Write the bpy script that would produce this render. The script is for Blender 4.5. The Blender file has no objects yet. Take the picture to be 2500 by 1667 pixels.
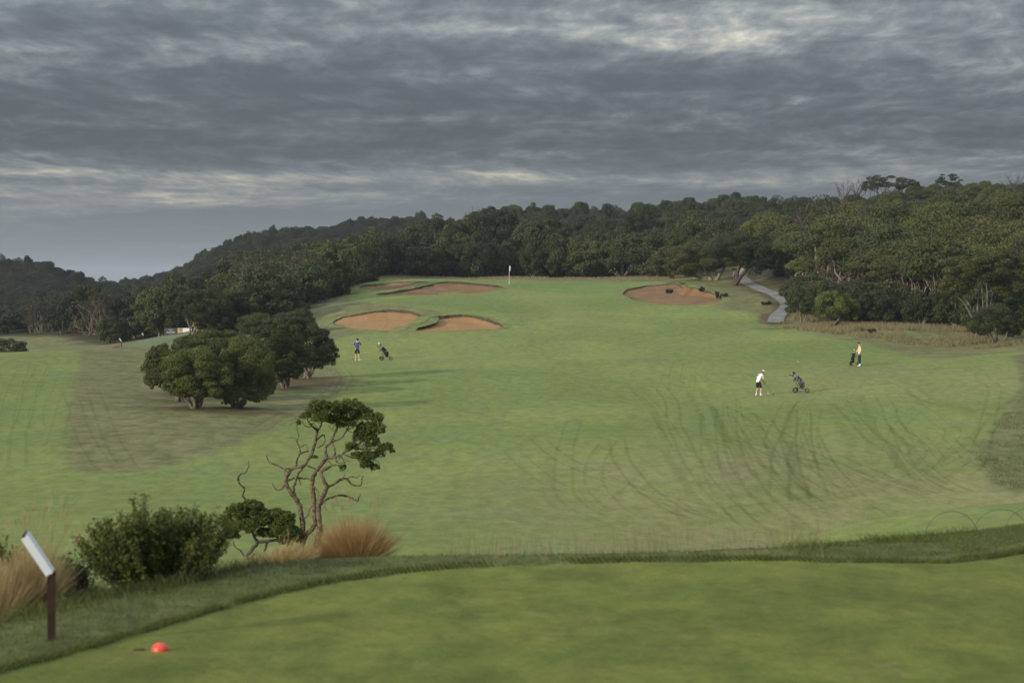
import bpy, math, random
import numpy as np
from mathutils import Vector

SC = bpy.context.scene
COL = SC.collection
R = math.radians

# ---------------------------------------------------------------- camera, sky, sun, exposure
FPX, IW, IH, HOR = 5638.0, 2500.0, 1667.0, 690.0
PITCH = math.atan((IH / 2 - HOR) / FPX)
cam_d = bpy.data.cameras.new('camera')
cam = bpy.data.objects.new('camera', cam_d)
COL.objects.link(cam)
cam.location = (0, 0, 0)
cam.rotation_euler = (math.pi / 2 - PITCH, 0, 0)
cam_d.sensor_width = 36.0
cam_d.lens = 36.0 * FPX / IW
cam_d.clip_start = 0.1
cam_d.clip_end = 30000
cam_d.dof.use_dof = True
cam_d.dof.focus_distance = 150.0
cam_d.dof.aperture_fstop = 3.8
SC.camera = cam
SC.view_settings.view_transform = 'Standard'
SC.view_settings.look = 'None'
SC.view_settings.gamma = 1.0
SC.view_settings.exposure = 0.0
SC.cycles.max_bounces = 6
SC.cycles.diffuse_bounces = 3
SC.cycles.transparent_max_bounces = 48
SC.cycles.use_denoising = True

SUN_EL = R(17)
SUN_DIR = Vector((-0.80 * math.cos(SUN_EL), -0.60 * math.cos(SUN_EL), math.sin(SUN_EL)))  # towards the sun
sun_d = bpy.data.lights.new('sun', 'SUN')
sun_d.energy = 4.0
sun_d.angle = R(3.0)
sun_d.color = (1.0, 0.90, 0.76)
sun = bpy.data.objects.new('sun', sun_d)
COL.objects.link(sun)
sun.rotation_euler = SUN_DIR.to_track_quat('Z', 'Y').to_euler()


class NT:
    """small helper to write node trees"""
    def __init__(self, tree):
        self.t = tree
        self.l = tree.links

    def n(self, typ, **kw):
        nd = self.t.nodes.new(typ)
        for k, v in kw.items():
            setattr(nd, k, v)
        return nd

    def put(self, sock, v):
        if isinstance(v, bpy.types.NodeSocket):
            self.l.new(v, sock)
        else:
            if isinstance(v, (tuple, list)) and sock.type == 'RGBA' and len(v) == 3:
                v = (*v, 1)
            sock.default_value = v

    def math(self, op, a, b=0.0, c=0.0, clamp=False):
        nd = self.n('ShaderNodeMath', operation=op, use_clamp=clamp)
        self.put(nd.inputs[0], a); self.put(nd.inputs[1], b); self.put(nd.inputs[2], c)
        return nd.outputs[0]

    def vmath(self, op, a, b=(0, 0, 0)):
        nd = self.n('ShaderNodeVectorMath', operation=op)
        self.put(nd.inputs[0], a); self.put(nd.inputs[1], b)
        return nd.outputs[0]

    def mix(self, f, a, b, blend='MIX'):
        nd = self.n('ShaderNodeMix', data_type='RGBA', blend_type=blend)
        self.put(nd.inputs[0], f); self.put(nd.inputs[6], a); self.put(nd.inputs[7], b)
        return nd.outputs[2]

    def noise(self, vec, scale, detail=4, rough=0.55, dist=0.0):
        nd = self.n('ShaderNodeTexNoise')
        self.put(nd.inputs['Vector'], vec)
        nd.inputs['Scale'].default_value = scale
        nd.inputs['Detail'].default_value = detail
        nd.inputs['Roughness'].default_value = rough
        nd.inputs['Distortion'].default_value = dist
        return nd.outputs[0]

    def smooth(self, v, lo, hi, a=0.0, b=1.0):
        nd = self.n('ShaderNodeMapRange', interpolation_type='SMOOTHSTEP')
        self.put(nd.inputs[0], v)
        for i, q in zip((1, 2, 3, 4), (lo, hi, a, b)):
            nd.inputs[i].default_value = q
        return nd.outputs[0]

    def comb(self, x, y, z):
        nd = self.n('ShaderNodeCombineXYZ')
        self.put(nd.inputs[0], x); self.put(nd.inputs[1], y); self.put(nd.inputs[2], z)
        return nd.outputs[0]

    def sep(self, v):
        nd = self.n('ShaderNodeSeparateXYZ')
        self.put(nd.inputs[0], v)
        return nd.outputs

    def attr(self, name):
        nd = self.n('ShaderNodeAttribute', attribute_name=name)
        return nd.outputs['Fac']


def make_world():
    w = bpy.data.worlds.new('World')
    SC.world = w
    w.use_nodes = True
    w.node_tree.nodes.clear()
    k = NT(w.node_tree)
    out = k.n('ShaderNodeOutputWorld')
    bg = k.n('ShaderNodeBackground')
    sky = k.n('ShaderNodeTexSky', sky_type='NISHITA')
    sky.sun_disc = False
    sky.sun_elevation = SUN_EL
    sky.sun_rotation = math.atan2(SUN_DIR.x, SUN_DIR.y)
    sky.air_density = 1.5; sky.dust_density = 3.0
    g = k.n('ShaderNodeTexCoord').outputs['Generated']
    x, y, z = k.sep(g)
    zc = k.math('MAXIMUM', z, 0.0)
    den = k.math('ADD', zc, 0.075)
    p = k.comb(k.math('DIVIDE', x, den), k.math('DIVIDE', y, den), SKY_SEED)
    # a broken cloud deck seen from below: broad banks, folds inside them, soft billows and thin wisps
    warp = k.noise(p, 1.1, 3, 0.5)
    pw = k.vmath('ADD', p, k.comb(k.math('MULTIPLY', warp, 0.35), k.math('MULTIPLY', warp, 0.25), 0.0))
    n1 = k.noise(k.vmath('MULTIPLY', pw, (0.42, 1.0, 1.0)), 0.66, 2, 0.45)
    n2 = k.noise(k.vmath('MULTIPLY', pw, (0.75, 1.0, 1.0)), 1.9, 4, 0.55)
    n3 = k.noise(k.vmath('MULTIPLY', pw, (2.3, 1.0, 1.0)), 3.4, 7, 0.60, 0.0)
    n4 = k.noise(k.vmath('MULTIPLY', pw, (3.4, 1.0, 1.0)), 8.0, 7, 0.66, 0.0)
    d = k.math('ADD', k.math('ADD', k.math('MULTIPLY', n1, 0.48), k.math('MULTIPLY', n2, 0.32)), k.math('ADD', k.math('MULTIPLY', n3, 0.26), k.math('MULTIPLY', n4, 0.10)))
    lit = k.smooth(d, 0.475, 0.785)
    ramp = k.n('ShaderNodeValToRGB')
    k.put(ramp.inputs[0], lit)
    cr = ramp.color_ramp
    cr.elements[0].position = 0.0
    cr.elements[0].color = (0.044, 0.052, 0.059, 1)
    cr.elements[1].position = 1.0
    cr.elements[1].color = (0.56, 0.52, 0.42, 1)
    for pos, c in ((0.22, (0.063, 0.074, 0.082)), (0.42, (0.093, 0.105, 0.112)), (0.60, (0.138, 0.146, 0.148)), (0.76, (0.215, 0.212, 0.196)), (0.88, (0.35, 0.335, 0.285))):
        e = cr.elements.new(pos)
        e.color = (*c, 1)
    # far cloud seen through kilometres of air: even blue grey low down
    lowm = k.smooth(zc, 0.004, 0.064, 1.0, 0.0)
    cl = k.mix(k.math('MULTIPLY', lowm, 0.66), ramp.outputs[0], (0.186, 0.203, 0.208, 1))
    # brightening added towards the unseen zenith, well beyond overcast, to light the ground
    zenith_boost = k.math('ADD', 1.0, k.math('MULTIPLY', zc, SKY_ZENITH))
    cl = k.mix(1.0, cl, k.comb(zenith_boost, zenith_boost, zenith_boost), 'MULTIPLY')
    ns = k.mix(1.0, sky.outputs[0], (0.10, 0.10, 0.10, 1), 'MULTIPLY')
    thin = k.math('MULTIPLY', k.smooth(d, 0.62, 0.76), 0.30)
    k.put(bg.inputs[0], k.mix(thin, cl, ns))
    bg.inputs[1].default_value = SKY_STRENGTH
    k.l.new(bg.outputs[0], out.inputs[0])


SKY_SEED = 70.9
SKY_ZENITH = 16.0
SKY_STRENGTH = 1.0
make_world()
SC.world.cycles.sampling_method = 'MANUAL'
SC.world.cycles.sample_map_resolution = 512

# ---------------------------------------------------------------- helpers
rng0 = np.random.default_rng(7)
random.seed(5)
cp, sp = math.cos(PITCH), math.sin(PITCH)


def ray(px, py):
    """direction with forward component y = 1 for a pixel of the photograph"""
    u = (px - IW / 2) / FPX
    v = (IH / 2 - py) / FPX
    fy = cp + v * sp
    fz = v * cp - sp
    return np.array([u / fy, 1.0, fz / fy])


def W(px, py, d):
    return ray(px, py) * d


def link(o, parent=None):
    COL.objects.link(o)
    if parent is not None:
        o.parent = parent
    return o


def tag(o, label=None, cat=None, group=None, kind=None):
    if label: o['label'] = label
    if cat: o['category'] = cat
    if group: o['group'] = group
    if kind: o['kind'] = kind
    return o


def empty(name, loc=(0, 0, 0), rz=0.0, s=1.0):
    o = bpy.data.objects.new(name, None)
    COL.objects.link(o)
    o.location = loc
    o.rotation_euler = (0, 0, rz)
    o.scale = (s, s, s)
    o.empty_display_size = 0.2
    return o


def mesh_quads(name, v, q, mat=None, smooth=False, attrs=None):
    v = np.asarray(v, np.float32).reshape(-1, 3)
    q = np.asarray(q, np.int32).reshape(-1, 4)
    me = bpy.data.meshes.new(name)
    me.vertices.add(len(v))
    me.vertices.foreach_set('co', v.ravel())
    me.loops.add(q.size)
    me.loops.foreach_set('vertex_index', q.ravel())
    me.polygons.add(len(q))
    me.polygons.foreach_set('loop_start', np.arange(0, q.size, 4, dtype=np.int32))
    me.polygons.foreach_set('loop_total', np.full(len(q), 4, np.int32))
    me.polygons.foreach_set('use_smooth', np.full(len(q), smooth))
    for an, av in (attrs or {}).items():
        a = me.attributes.new(an, 'FLOAT', 'POINT')
        a.data.foreach_set('value', np.asarray(av, np.float32))
    me.update(calc_edges=True)
    if mat:
        me.materials.append(mat)
    return me


class MB:
    """collects quads of boxes, tubes, lathes ... into one mesh"""
    def __init__(self):
        self.v = []; self.q = []; self.n = 0; self.a = []

    def add(self, v, q, a=0.5):
        v = np.asarray(v, float).reshape(-1, 3)
        self.v.append(v); self.q.append(np.asarray(q, int).reshape(-1, 4) + self.n)
        self.n += len(v)
        self.a.append(np.full(len(v), a) if np.isscalar(a) else np.asarray(a))
        return self

    def tube(self, pts, rad, sides=6, cap=True):
        pts = np.asarray(pts, float); m = len(pts)
        rad = np.full(m, rad) if np.isscalar(rad) else np.asarray(rad, float)
        t = np.gradient(pts, axis=0)
        t /= np.linalg.norm(t, axis=1)[:, None] + 1e-9
        up = np.array([0.13, 0.31, 0.94])
        if abs(t[0] @ up) > 0.9: up = np.array([1.0, 0.1, 0.0])
        vs = []
        a = np.linspace(0, 2 * np.pi, sides, endpoint=False)
        n1 = np.cross(t[0], up); n1 /= np.linalg.norm(n1)
        for i in range(m):
            n1 = n1 - t[i] * (n1 @ t[i]); n1 /= np.linalg.norm(n1) + 1e-9
            n2 = np.cross(t[i], n1)
            vs.append(pts[i] + rad[i] * (np.cos(a)[:, None] * n1 + np.sin(a)[:, None] * n2))
        v = np.concatenate(vs)
        q = []
        for i in range(m - 1):
            for j in range(sides):
                k2 = (j + 1) % sides
                q.append((i * sides + j, i * sides + k2, (i + 1) * sides + k2, (i + 1) * sides + j))
        if cap and sides % 2 == 0:
            for base in (0, (m - 1) * sides):
                for j in range(0, sides // 2 - 1):
                    q.append((base + j, base + j + 1, base + sides - 2 - j, base + sides - 1 - j))
        return self.add(v, q)

    def box(self, c, s, rot=None, taper=1.0, bev=0.0):
        hx, hy, hz = np.asarray(s, float) / 2
        v = []
        for zz, k in ((-hz, 1.0), (hz, taper)):
            for xx, yy in ((-1, -1), (1, -1), (1, 1), (-1, 1)):
                v.append((xx * hx * k, yy * hy * k, zz))
        v = np.array(v)
        if rot is not None:
            v = v @ np.asarray(rot).T
        q = [(0, 3, 2, 1), (4, 5, 6, 7), (0, 1, 5, 4), (1, 2, 6, 5), (2, 3, 7, 6), (3, 0, 4, 7)]
        return self.add(v + np.asarray(c, float), q)

    def lathe(self, prof, c, axis=(0, 0, 1), sides=16):
        """prof: list of (radius, height along the axis)"""
        ax = Vector(axis).normalized()
        m3 = np.array(ax.to_track_quat('Z', 'Y').to_matrix())
        a = np.linspace(0, 2 * np.pi, sides, endpoint=False)
        v = np.concatenate([np.stack([r * np.cos(a), r * np.sin(a), np.full(sides, h)], 1) for r, h in prof]) @ m3.T + np.asarray(c, float)
        q = []
        for i in range(len(prof) - 1):
            for j in range(sides):
                k2 = (j + 1) % sides
                q.append((i * sides + j, i * sides + k2, (i + 1) * sides + k2, (i + 1) * sides + j))
        return self.add(v, q)

    def ball(self, c, r, seg=10, rings=7):
        r = np.full(3, r) if np.isscalar(r) else np.asarray(r, float)
        th = np.linspace(0.02, np.pi - 0.02, rings)
        a = np.linspace(0, 2 * np.pi, seg, endpoint=False)
        v = np.concatenate([np.stack([np.sin(t) * np.cos(a), np.sin(t) * np.sin(a), np.full(seg, np.cos(t))], 1) for t in th]) * r + np.asarray(c, float)
        q = []
        for i in range(rings - 1):
            for j in range(seg):
                k2 = (j + 1) % seg
                q.append((i * seg + j, (i + 1) * seg + j, (i + 1) * seg + k2, i * seg + k2))
        return self.add(v, q)

    def arrays(self):
        return np.concatenate(self.v), np.concatenate(self.q), np.concatenate(self.a)

    def mesh(self, name, mat, smooth=False):
        v, q, a = self.arrays()
        return mesh_quads(name, v, q, mat, smooth, {'tint': a})

    def obj(self, name, mat, parent=None, smooth=False):
        return link(bpy.data.objects.new(name, self.mesh(name, mat, smooth)), parent)


def vnoise(x, y, seed=0):
    """smooth value noise in 0..1"""
    x = np.asarray(x, float); y = np.asarray(y, float)
    xi = np.floor(x).astype(np.int64); yi = np.floor(y).astype(np.int64)
    fx = x - xi; fy = y - yi
    fx = fx * fx * (3 - 2 * fx); fy = fy * fy * (3 - 2 * fy)

    def h(a, b):
        n = (a * 374761393 + b * 668265263 + seed * 1442695041) & 0x7fffffff
        n = ((n ^ (n >> 13)) * 1274126177) & 0x7fffffff
        return ((n ^ (n >> 16)) & 0xffff) / 65535.0
    return (h(xi, yi) * (1 - fx) + h(xi + 1, yi) * fx) * (1 - fy) + (h(xi, yi + 1) * (1 - fx) + h(xi + 1, yi + 1) * fx) * fy


def sstep(v, lo, hi):
    t = np.clip((v - lo) / (hi - lo), 0, 1)
    return t * t * (3 - 2 * t)


def sdist(px, py, poly):
    """signed distance to a closed polygon, negative inside"""
    poly = np.asarray(poly, float)[:, :2]
    out = np.full(px.shape, 1e9)
    ins = np.zeros(px.shape, bool)
    n = len(poly)
    for i in range(n):
        a = poly[i]; b = poly[(i + 1) % n]
        e = b - a
        wx = px - a[0]; wy = py - a[1]
        t = np.clip((wx * e[0] + wy * e[1]) / (e @ e + 1e-12), 0, 1)
        out = np.minimum(out, np.hypot(wx - t * e[0], wy - t * e[1]))
        c = ((a[1] > py) != (b[1] > py))
        if abs(b[1] - a[1]) > 1e-12:
            ins ^= c & (px < (b[0] - a[0]) * (py - a[1]) / (b[1] - a[1]) + a[0])
    return np.where(ins, -out, out)


def smooth_closed(p, n):
    """closed Catmull-Rom through p, n points evenly spaced"""
    p = np.asarray(p, float); m = len(p); o = []
    for i in range(m):
        a, b, c, d = p[i - 1], p[i], p[(i + 1) % m], p[(i + 2) % m]
        for t in np.linspace(0, 1, 12, endpoint=False):
            o.append(0.5 * (2 * b + (c - a) * t + (2 * a - 5 * b + 4 * c - d) * t * t + (3 * b - a - 3 * c + d) * t ** 3))
    o = np.array(o); o = np.vstack([o, o[:1]])
    s = np.r_[0, np.cumsum(np.linalg.norm(np.diff(o[:, :2], axis=0), axis=1))]
    t = np.linspace(0, s[-1], n, endpoint=False)
    return np.stack([np.interp(t, s, o[:, k]) for k in range(o.shape[1])], 1)


def smooth_open(p, step):
    p = np.asarray(p, float)
    if len(p) < 3:
        o = p
    else:
        q = np.vstack([2 * p[0] - p[1], p, 2 * p[-1] - p[-2]]); o = []
        for i in range(1, len(q) - 2):
            a, b, c, d = q[i - 1], q[i], q[i + 1], q[i + 2]
            for t in np.linspace(0, 1, 10, endpoint=False):
                o.append(0.5 * (2 * b + (c - a) * t + (2 * a - 5 * b + 4 * c - d) * t * t + (3 * b - a - 3 * c + d) * t ** 3))
        o.append(p[-1]); o = np.array(o)
    s = np.r_[0, np.cumsum(np.linalg.norm(np.diff(o[:, :2], axis=0), axis=1))]
    t = np.linspace(0, s[-1], max(2, int(s[-1] / step) + 1))
    return np.stack([np.interp(t, s, o[:, k]) for k in range(o.shape[1])], 1)


def principled(name, col, rough=0.7, spec=0.3, metal=0.0, var=0.0, scale=8.0):
    m = bpy.data.materials.new(name)
    m.use_nodes = True
    k = NT(m.node_tree)
    b = m.node_tree.nodes['Principled BSDF']
    b.inputs['Roughness'].default_value = rough
    b.inputs['Specular IOR Level'].default_value = spec
    b.inputs['Metallic'].default_value = metal
    if var:
        tc = k.n('ShaderNodeTexCoord').outputs['Object']
        n = k.noise(tc, scale, 5, 0.6)
        lo = tuple(c * (1 - var) for c in col); hi = tuple(min(1, c * (1 + var)) for c in col)
        k.put(b.inputs['Base Color'], k.mix(k.smooth(n, 0.3, 0.7), lo, hi))
    else:
        b.inputs['Base Color'].default_value = (*col, 1)
    return m


# ---------------------------------------------------------------- terrain
# ground seen at these pixels, at these distances (photograph pixel x, pixel y, metres)
TP = [
    # centre of the fairway
    (1250, 1340, 70), (1250, 1250, 85), (1250, 1150, 103), (1250, 1050, 125), (1250, 967, 148), (1250, 900, 172), (1250, 850, 195),
    (1250, 800, 218), (1250, 755, 240), (1250, 720, 264), (1250, 692, 290), (1250, 678, 312),
    (1550, 1340, 70), (1550, 1150, 103), (1550, 1050, 125), (1550, 967, 150), (1550, 895, 173), (1550, 800, 218), (1550, 750, 243), (1550, 715, 265), (1550, 690, 290), (1560, 678, 310),
    # left of the fairway
    (950, 1330, 71), (870, 1150, 105), (870, 1050, 127), (870, 960, 152), (870, 880, 189), (870, 830, 207), (870, 812, 213), (1000, 810, 214), (1150, 808, 215),
    (950, 755, 229), (1130, 765, 227), (900, 740, 238), (1050, 745, 238), (1000, 722, 262), (1100, 686, 277), (920, 722, 262), (900, 690, 285), (1000, 684, 293), (1000, 678, 312), (880, 676, 305),
    (620, 1200, 94), (620, 1100, 113), (620, 1020, 133), (700, 940, 156), (780, 880, 186), (780, 830, 207), (760, 790, 226), (800, 740, 252),
    (380, 1250, 85), (380, 1100, 111), (380, 1050, 121), (400, 1000, 135), (400, 950, 152), (400, 900, 171), (390, 868, 190), (390, 850, 214), (385, 830, 236), (385, 822, 262),
    (250, 858, 186), (250, 850, 214), (290, 838, 236),
    (100, 1250, 85), (100, 1150, 103), (100, 1050, 122), (100, 950, 150), (100, 900, 165), (100, 864, 180), (100, 870, 192), (100, 880, 212), (90, 858, 244), (90, 825, 280), (90, 803, 320),
    (-250, 1250, 85), (-250, 1050, 122), (-250, 900, 165), (-250, 870, 182), (-250, 885, 212), (-250, 850, 250), (-250, 810, 310),
    (520, 830, 215), (600, 800, 228), (680, 765, 246), (600, 770, 262), (720, 735, 275), (830, 705, 285),
    # right of the fairway
    (1900, 1150, 104), (1900, 1050, 126), (1900, 967, 151), (1900, 905, 170), (1900, 850, 192), (1900, 800, 216), (1905, 760, 234), (1800, 745, 246),
    (1700, 743, 246), (1680, 694, 263), (1620, 745, 245), (1520, 722, 258), (1780, 705, 264), (1660, 684, 285), (1800, 690, 276), (1800, 668, 300), (1825, 642, 335), (1700, 672, 305), (1880, 712, 262), (1900, 690, 272),
    (2200, 1100, 113), (2200, 1000, 137), (2200, 900, 171), (2180, 858, 187), (2200, 830, 199), (2200, 806, 210), (2050, 800, 218), (2000, 790, 226),
    (2450, 1170, 101), (2450, 1100, 113), (2450, 1000, 135), (2450, 905, 164), (2450, 866, 179), (2450, 845, 190), (2450, 826, 198),
    (2750, 1100, 113), (2750, 960, 140), (2750, 860, 170), (2750, 820, 190),
    # the knoll below the tee and the hollow behind it
    (2500, 1220, 62), (2310, 1233, 61), (2140, 1254, 61), (2010, 1286, 62), (1882, 1326, 63), (2300, 1310, 45), (2500, 1295, 45), (2000, 1345, 48),
    (2500, 1300, 78), (2300, 1315, 79), (2100, 1330, 80), (2650, 1215, 62), (2700, 1290, 45),
    # the bank falling from the tee
    (1250, 1470, 31), (1250, 1480, 45), (1250, 1405, 58), (800, 1500, 31), (755, 1378, 50), (755, 1395, 60), (300, 1520, 30), (300, 1490, 45), (300, 1400, 60),
    (1700, 1450, 32), (1700, 1450, 46), (1700, 1390, 58), (2100, 1380, 32), (2500, 1340, 32), (-200, 1560, 30), (-200, 1480, 45), (-200, 1390, 62),
    # scrub: behind the green, the ridges, the hills
    (900, 672, 340), (1050, 664, 350), (1250, 652, 360), (1450, 648, 360), (1620, 652, 350), (700, 690, 320), (600, 712, 325), (760, 668, 345),
    (1000, 636, 430), (1200, 628, 420), (1400, 611, 410), (1600, 606, 410), (1800, 626, 390), (1200, 586, 490), (1400, 556, 500), (1600, 554, 500), (1800, 551, 485), (2000, 541, 465), (2200, 510, 450), (2500, 487, 430), (2800, 472, 430),
    (1900, 620, 330), (2000, 672, 265), (2000, 600, 330), (2000, 568, 400), (2200, 725, 238), (2200, 615, 300), (2200, 552, 370), (2450, 735, 228), (2450, 595, 300), (2450, 532, 370), (2750, 720, 225), (2750, 570, 300), (1900, 640, 300),
    (100, 778, 390), (100, 740, 490), (0, 648, 600), (100, 662, 600), (200, 700, 600), (290, 756, 590), (-250, 628, 600), (-250, 760, 400),
    (350, 790, 390), (380, 765, 490), (400, 706, 640), (520, 760, 400), (520, 690, 520), (520, 628, 640), (650, 586, 650), (760, 572, 650), (880, 553, 650), (1000, 565, 640), (700, 650, 500), (850, 620, 480), (1100, 580, 620),
]
pts = [W(*t) for t in TP]
for x, y, z in [(-60, -60, -3), (0, -60, -1.8), (60, -60, -2), (-30, -10, -2.6), (0, -5, -1.75), (30, -10, -1.8), (0, 5, -2.0), (-12, 8, -2.9), (12, 8, -2.2),
                (-400, -200, -6), (400, -200, -2), (-300, 120, -9), (300, 120, 4), (-400, 500, 6), (500, 450, 20), (-900, 1100, -22), (-300, 1100, -22), (0, 1000, -14), (300, 950, -8), (900, 1000, -10),
                (-3000, 3500, -30), (0, 4000, -30), (3000, 3500, -30), (-3000, 0, -20), (3000, 0, -10), (0, -3000, -20),
                (40, 740, 4), (160, 720, 8), (-140, 780, -8), (-60, 760, -4)]:
    pts.append(np.array([x, y, z], float))
for px_, d_ in ((0, 17), (300, 19.5), (700, 21), (1100, 22), (1500, 22.2), (1900, 23), (2300, 24.5), (2600, 25)):
    q_ = W(px_, 690, d_); q_[2] = -2.62; pts.append(q_)
pts = np.array(pts)


def tps_kernel(r2):
    return 0.5 * r2 * np.log(r2 + 1e-6)


SCL = 100.0
P2 = pts[:, :2] / SCL
d2 = ((P2[:, None] - P2[None]) ** 2).sum(-1)
n_ = len(P2)
A = np.zeros((n_ + 3, n_ + 3))
A[:n_, :n_] = tps_kernel(d2) + np.eye(n_) * 2e-5
A[:n_, n_] = 1; A[:n_, n_ + 1:] = P2
A[n_:, :n_] = A[:n_, n_:].T
sol = np.linalg.solve(A, np.r_[pts[:, 2], 0, 0, 0])


def tps(x, y):
    x = np.asarray(x, float).ravel() / SCL; y = np.asarray(y, float).ravel() / SCL
    out = np.empty(len(x))
    for s in range(0, len(x), 20000):
        xs, ys = x[s:s + 20000], y[s:s + 20000]
        r2 = (xs[:, None] - P2[None, :, 0]) ** 2 + (ys[:, None] - P2[None, :, 1]) ** 2
        out[s:s + 20000] = tps_kernel(r2) @ sol[:n_] + sol[n_] + sol[n_ + 1] * xs + sol[n_ + 2] * ys
    return out


TEE_Z = -2.6


def tee_pt(px, py, z=TEE_Z):
    r = ray(px, py)
    return r * (z / r[2])


TEE_EDGE = np.array([tee_pt(*p) for p in [(-350, 1745), (-150, 1695), (0, 1650), (150, 1610), (300, 1565), (450, 1520), (600, 1476), (750, 1441), (900, 1416), (1100, 1396), (1300, 1386),
                                          (1500, 1379), (1700, 1375), (1900, 1373), (2100, 1377), (2300, 1377), (2400, 1368), (2500, 1353), (2650, 1320), (2900, 1270)]])
COLLAR_EDGE = np.array([tee_pt(*p) for p in [(-350, 1590), (0, 1532), (100, 1508), (200, 1486), (320, 1460), (450, 1436), (560, 1414), (680, 1396), (800, 1384), (950, 1376), (1100, 1371), (1300, 1368),
                                             (1500, 1364), (1700, 1359), (1900, 1352), (2000, 1345), (2100, 1335), (2200, 1326), (2350, 1312), (2500, 1294), (2700, 1272), (2900, 1255)]])
TEE_POLY = np.vstack([TEE_EDGE[:, :2], [(14, -6), (-9, -6)]])
COLLAR_POLY = np.vstack([COLLAR_EDGE[:, :2], [(19, -8), (-13, -8)]])


def lines(segs):
    o = []
    for a, b, s0, s1 in segs:
        x = a; s = s0
        r = (b - a)
        n = max(2, int(abs(r) / ((s0 + s1) / 2)))
        t = np.linspace(0, 1, n, endpoint=False)
        if abs(s1 - s0) < 1e-9:
            o.append(a + r * t)
        else:
            k = s1 / s0
            o.append(a + r * (k ** t - 1) / (k - 1))
    o.append([segs[-1][1]])
    return np.concatenate(o)


XP = lines([(0, 7, .22, .22), (7, 80, .42, .42), (80, 200, .6, 6), (200, 1200, 6, 80), (1200, 9000, 100, 1200)])
XL = np.r_[-XP[:0:-1], XP]
YL = lines([(-3000, -100, 500, 40), (-100, 8, 20, .6), (8, 13, .5, .25), (13, 27, .16, .16), (27, 60, .25, .5), (60, 322, .5, .55), (322, 700, 1.2, 6), (700, 9000, 8, 900)])
GX, GY = np.meshgrid(XL, YL)
sh = GX.shape
gz = tps(GX, GY).reshape(sh)
rr = np.hypot(GX, GY)
und = (vnoise(GX / 17, GY / 21, 1) - .5) * .34 + (vnoise(GX / 6.5, GY / 8, 2) - .5) * .14 + (vnoise(GX / 2.3, GY / 2.6, 3) - .5) * .035
gz += und * sstep(rr, 30, 70)
gz += ((vnoise(GX / 30, GY / 30, 4) - .5) * 2.4 + (vnoise(GX / 12, GY / 12, 5) - .5) * 1.2) * sstep(GY, 340, 420) * (1 - sstep(rr, 1200, 2000))
near = (np.abs(GX) < 40) & (GY > -40) & (GY < 60)
cs = np.full(sh, 50.0)
cs[near] = sdist(GX[near], GY[near], COLLAR_POLY)
ts = np.full(sh, 50.0)
ts[near] = sdist(GX[near], GY[near], TEE_POLY)
plane = TEE_Z + sstep(-GY, -13, 0) * 0.75 + 0.045 * sstep(ts, 0.0, 0.25) + (vnoise(GX / 1.6, GY / 1.6, 6) - .5) * .05 * sstep(ts, 0.1, 0.9) + (vnoise(GX / 3, GY / 3, 9) - .5) * .03
gz = np.where(cs < 3.0, plane + (np.minimum(gz, plane) - plane) * sstep(cs, 0.0, 2.6) - 0.12 * sstep(cs, 0, .6), gz)


def H(x, y):
    """height of the ground sheet"""
    x = np.asarray(x, float); y = np.asarray(y, float)
    i = np.clip(np.searchsorted(XL, x) - 1, 0, len(XL) - 2)
    j = np.clip(np.searchsorted(YL, y) - 1, 0, len(YL) - 2)
    fx = np.clip((x - XL[i]) / (XL[i + 1] - XL[i]), 0, 1)
    fy = np.clip((y - YL[j]) / (YL[j + 1] - YL[j]), 0, 1)
    return (gz0[j, i] * (1 - fx) + gz0[j, i + 1] * fx) * (1 - fy) + (gz0[j + 1, i] * (1 - fx) + gz0[j + 1, i + 1] * fx) * fy


gz0 = gz.copy()


def G(px, py, dmin=26.0, dmax=420.0):
    """where the line of sight through a pixel meets the ground"""
    r = ray(px, py)
    d = np.linspace(dmin, dmax, 4000)
    below = H(r[0] * d, d) > r[2] * d
    k = np.argmax(below) if below.any() else len(d) - 1
    dd = d[k]
    if 0 < k:
        a, b = d[k - 1], d[k]
        for _ in range(12):
            m = (a + b) / 2
            if H(r[0] * m, m) > r[2] * m: b = m
            else: a = m
        dd = b
    return np.array([r[0] * dd, dd, float(H(r[0] * dd, dd))])


def Gs(ps, **kw):
    return np.array([G(p[0], p[1], **kw) for p in ps])


def on(px, d):
    """ground point in the column of a pixel, at a distance"""
    r = ray(px, HOR)
    return np.array([r[0] * d, d, float(H(r[0] * d, d))])

# ---------------------------------------------------------------- regions of the ground
def z2(p, ox, oy, s): return [(ox + s * a, oy + s * b) for a, b in p]


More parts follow.
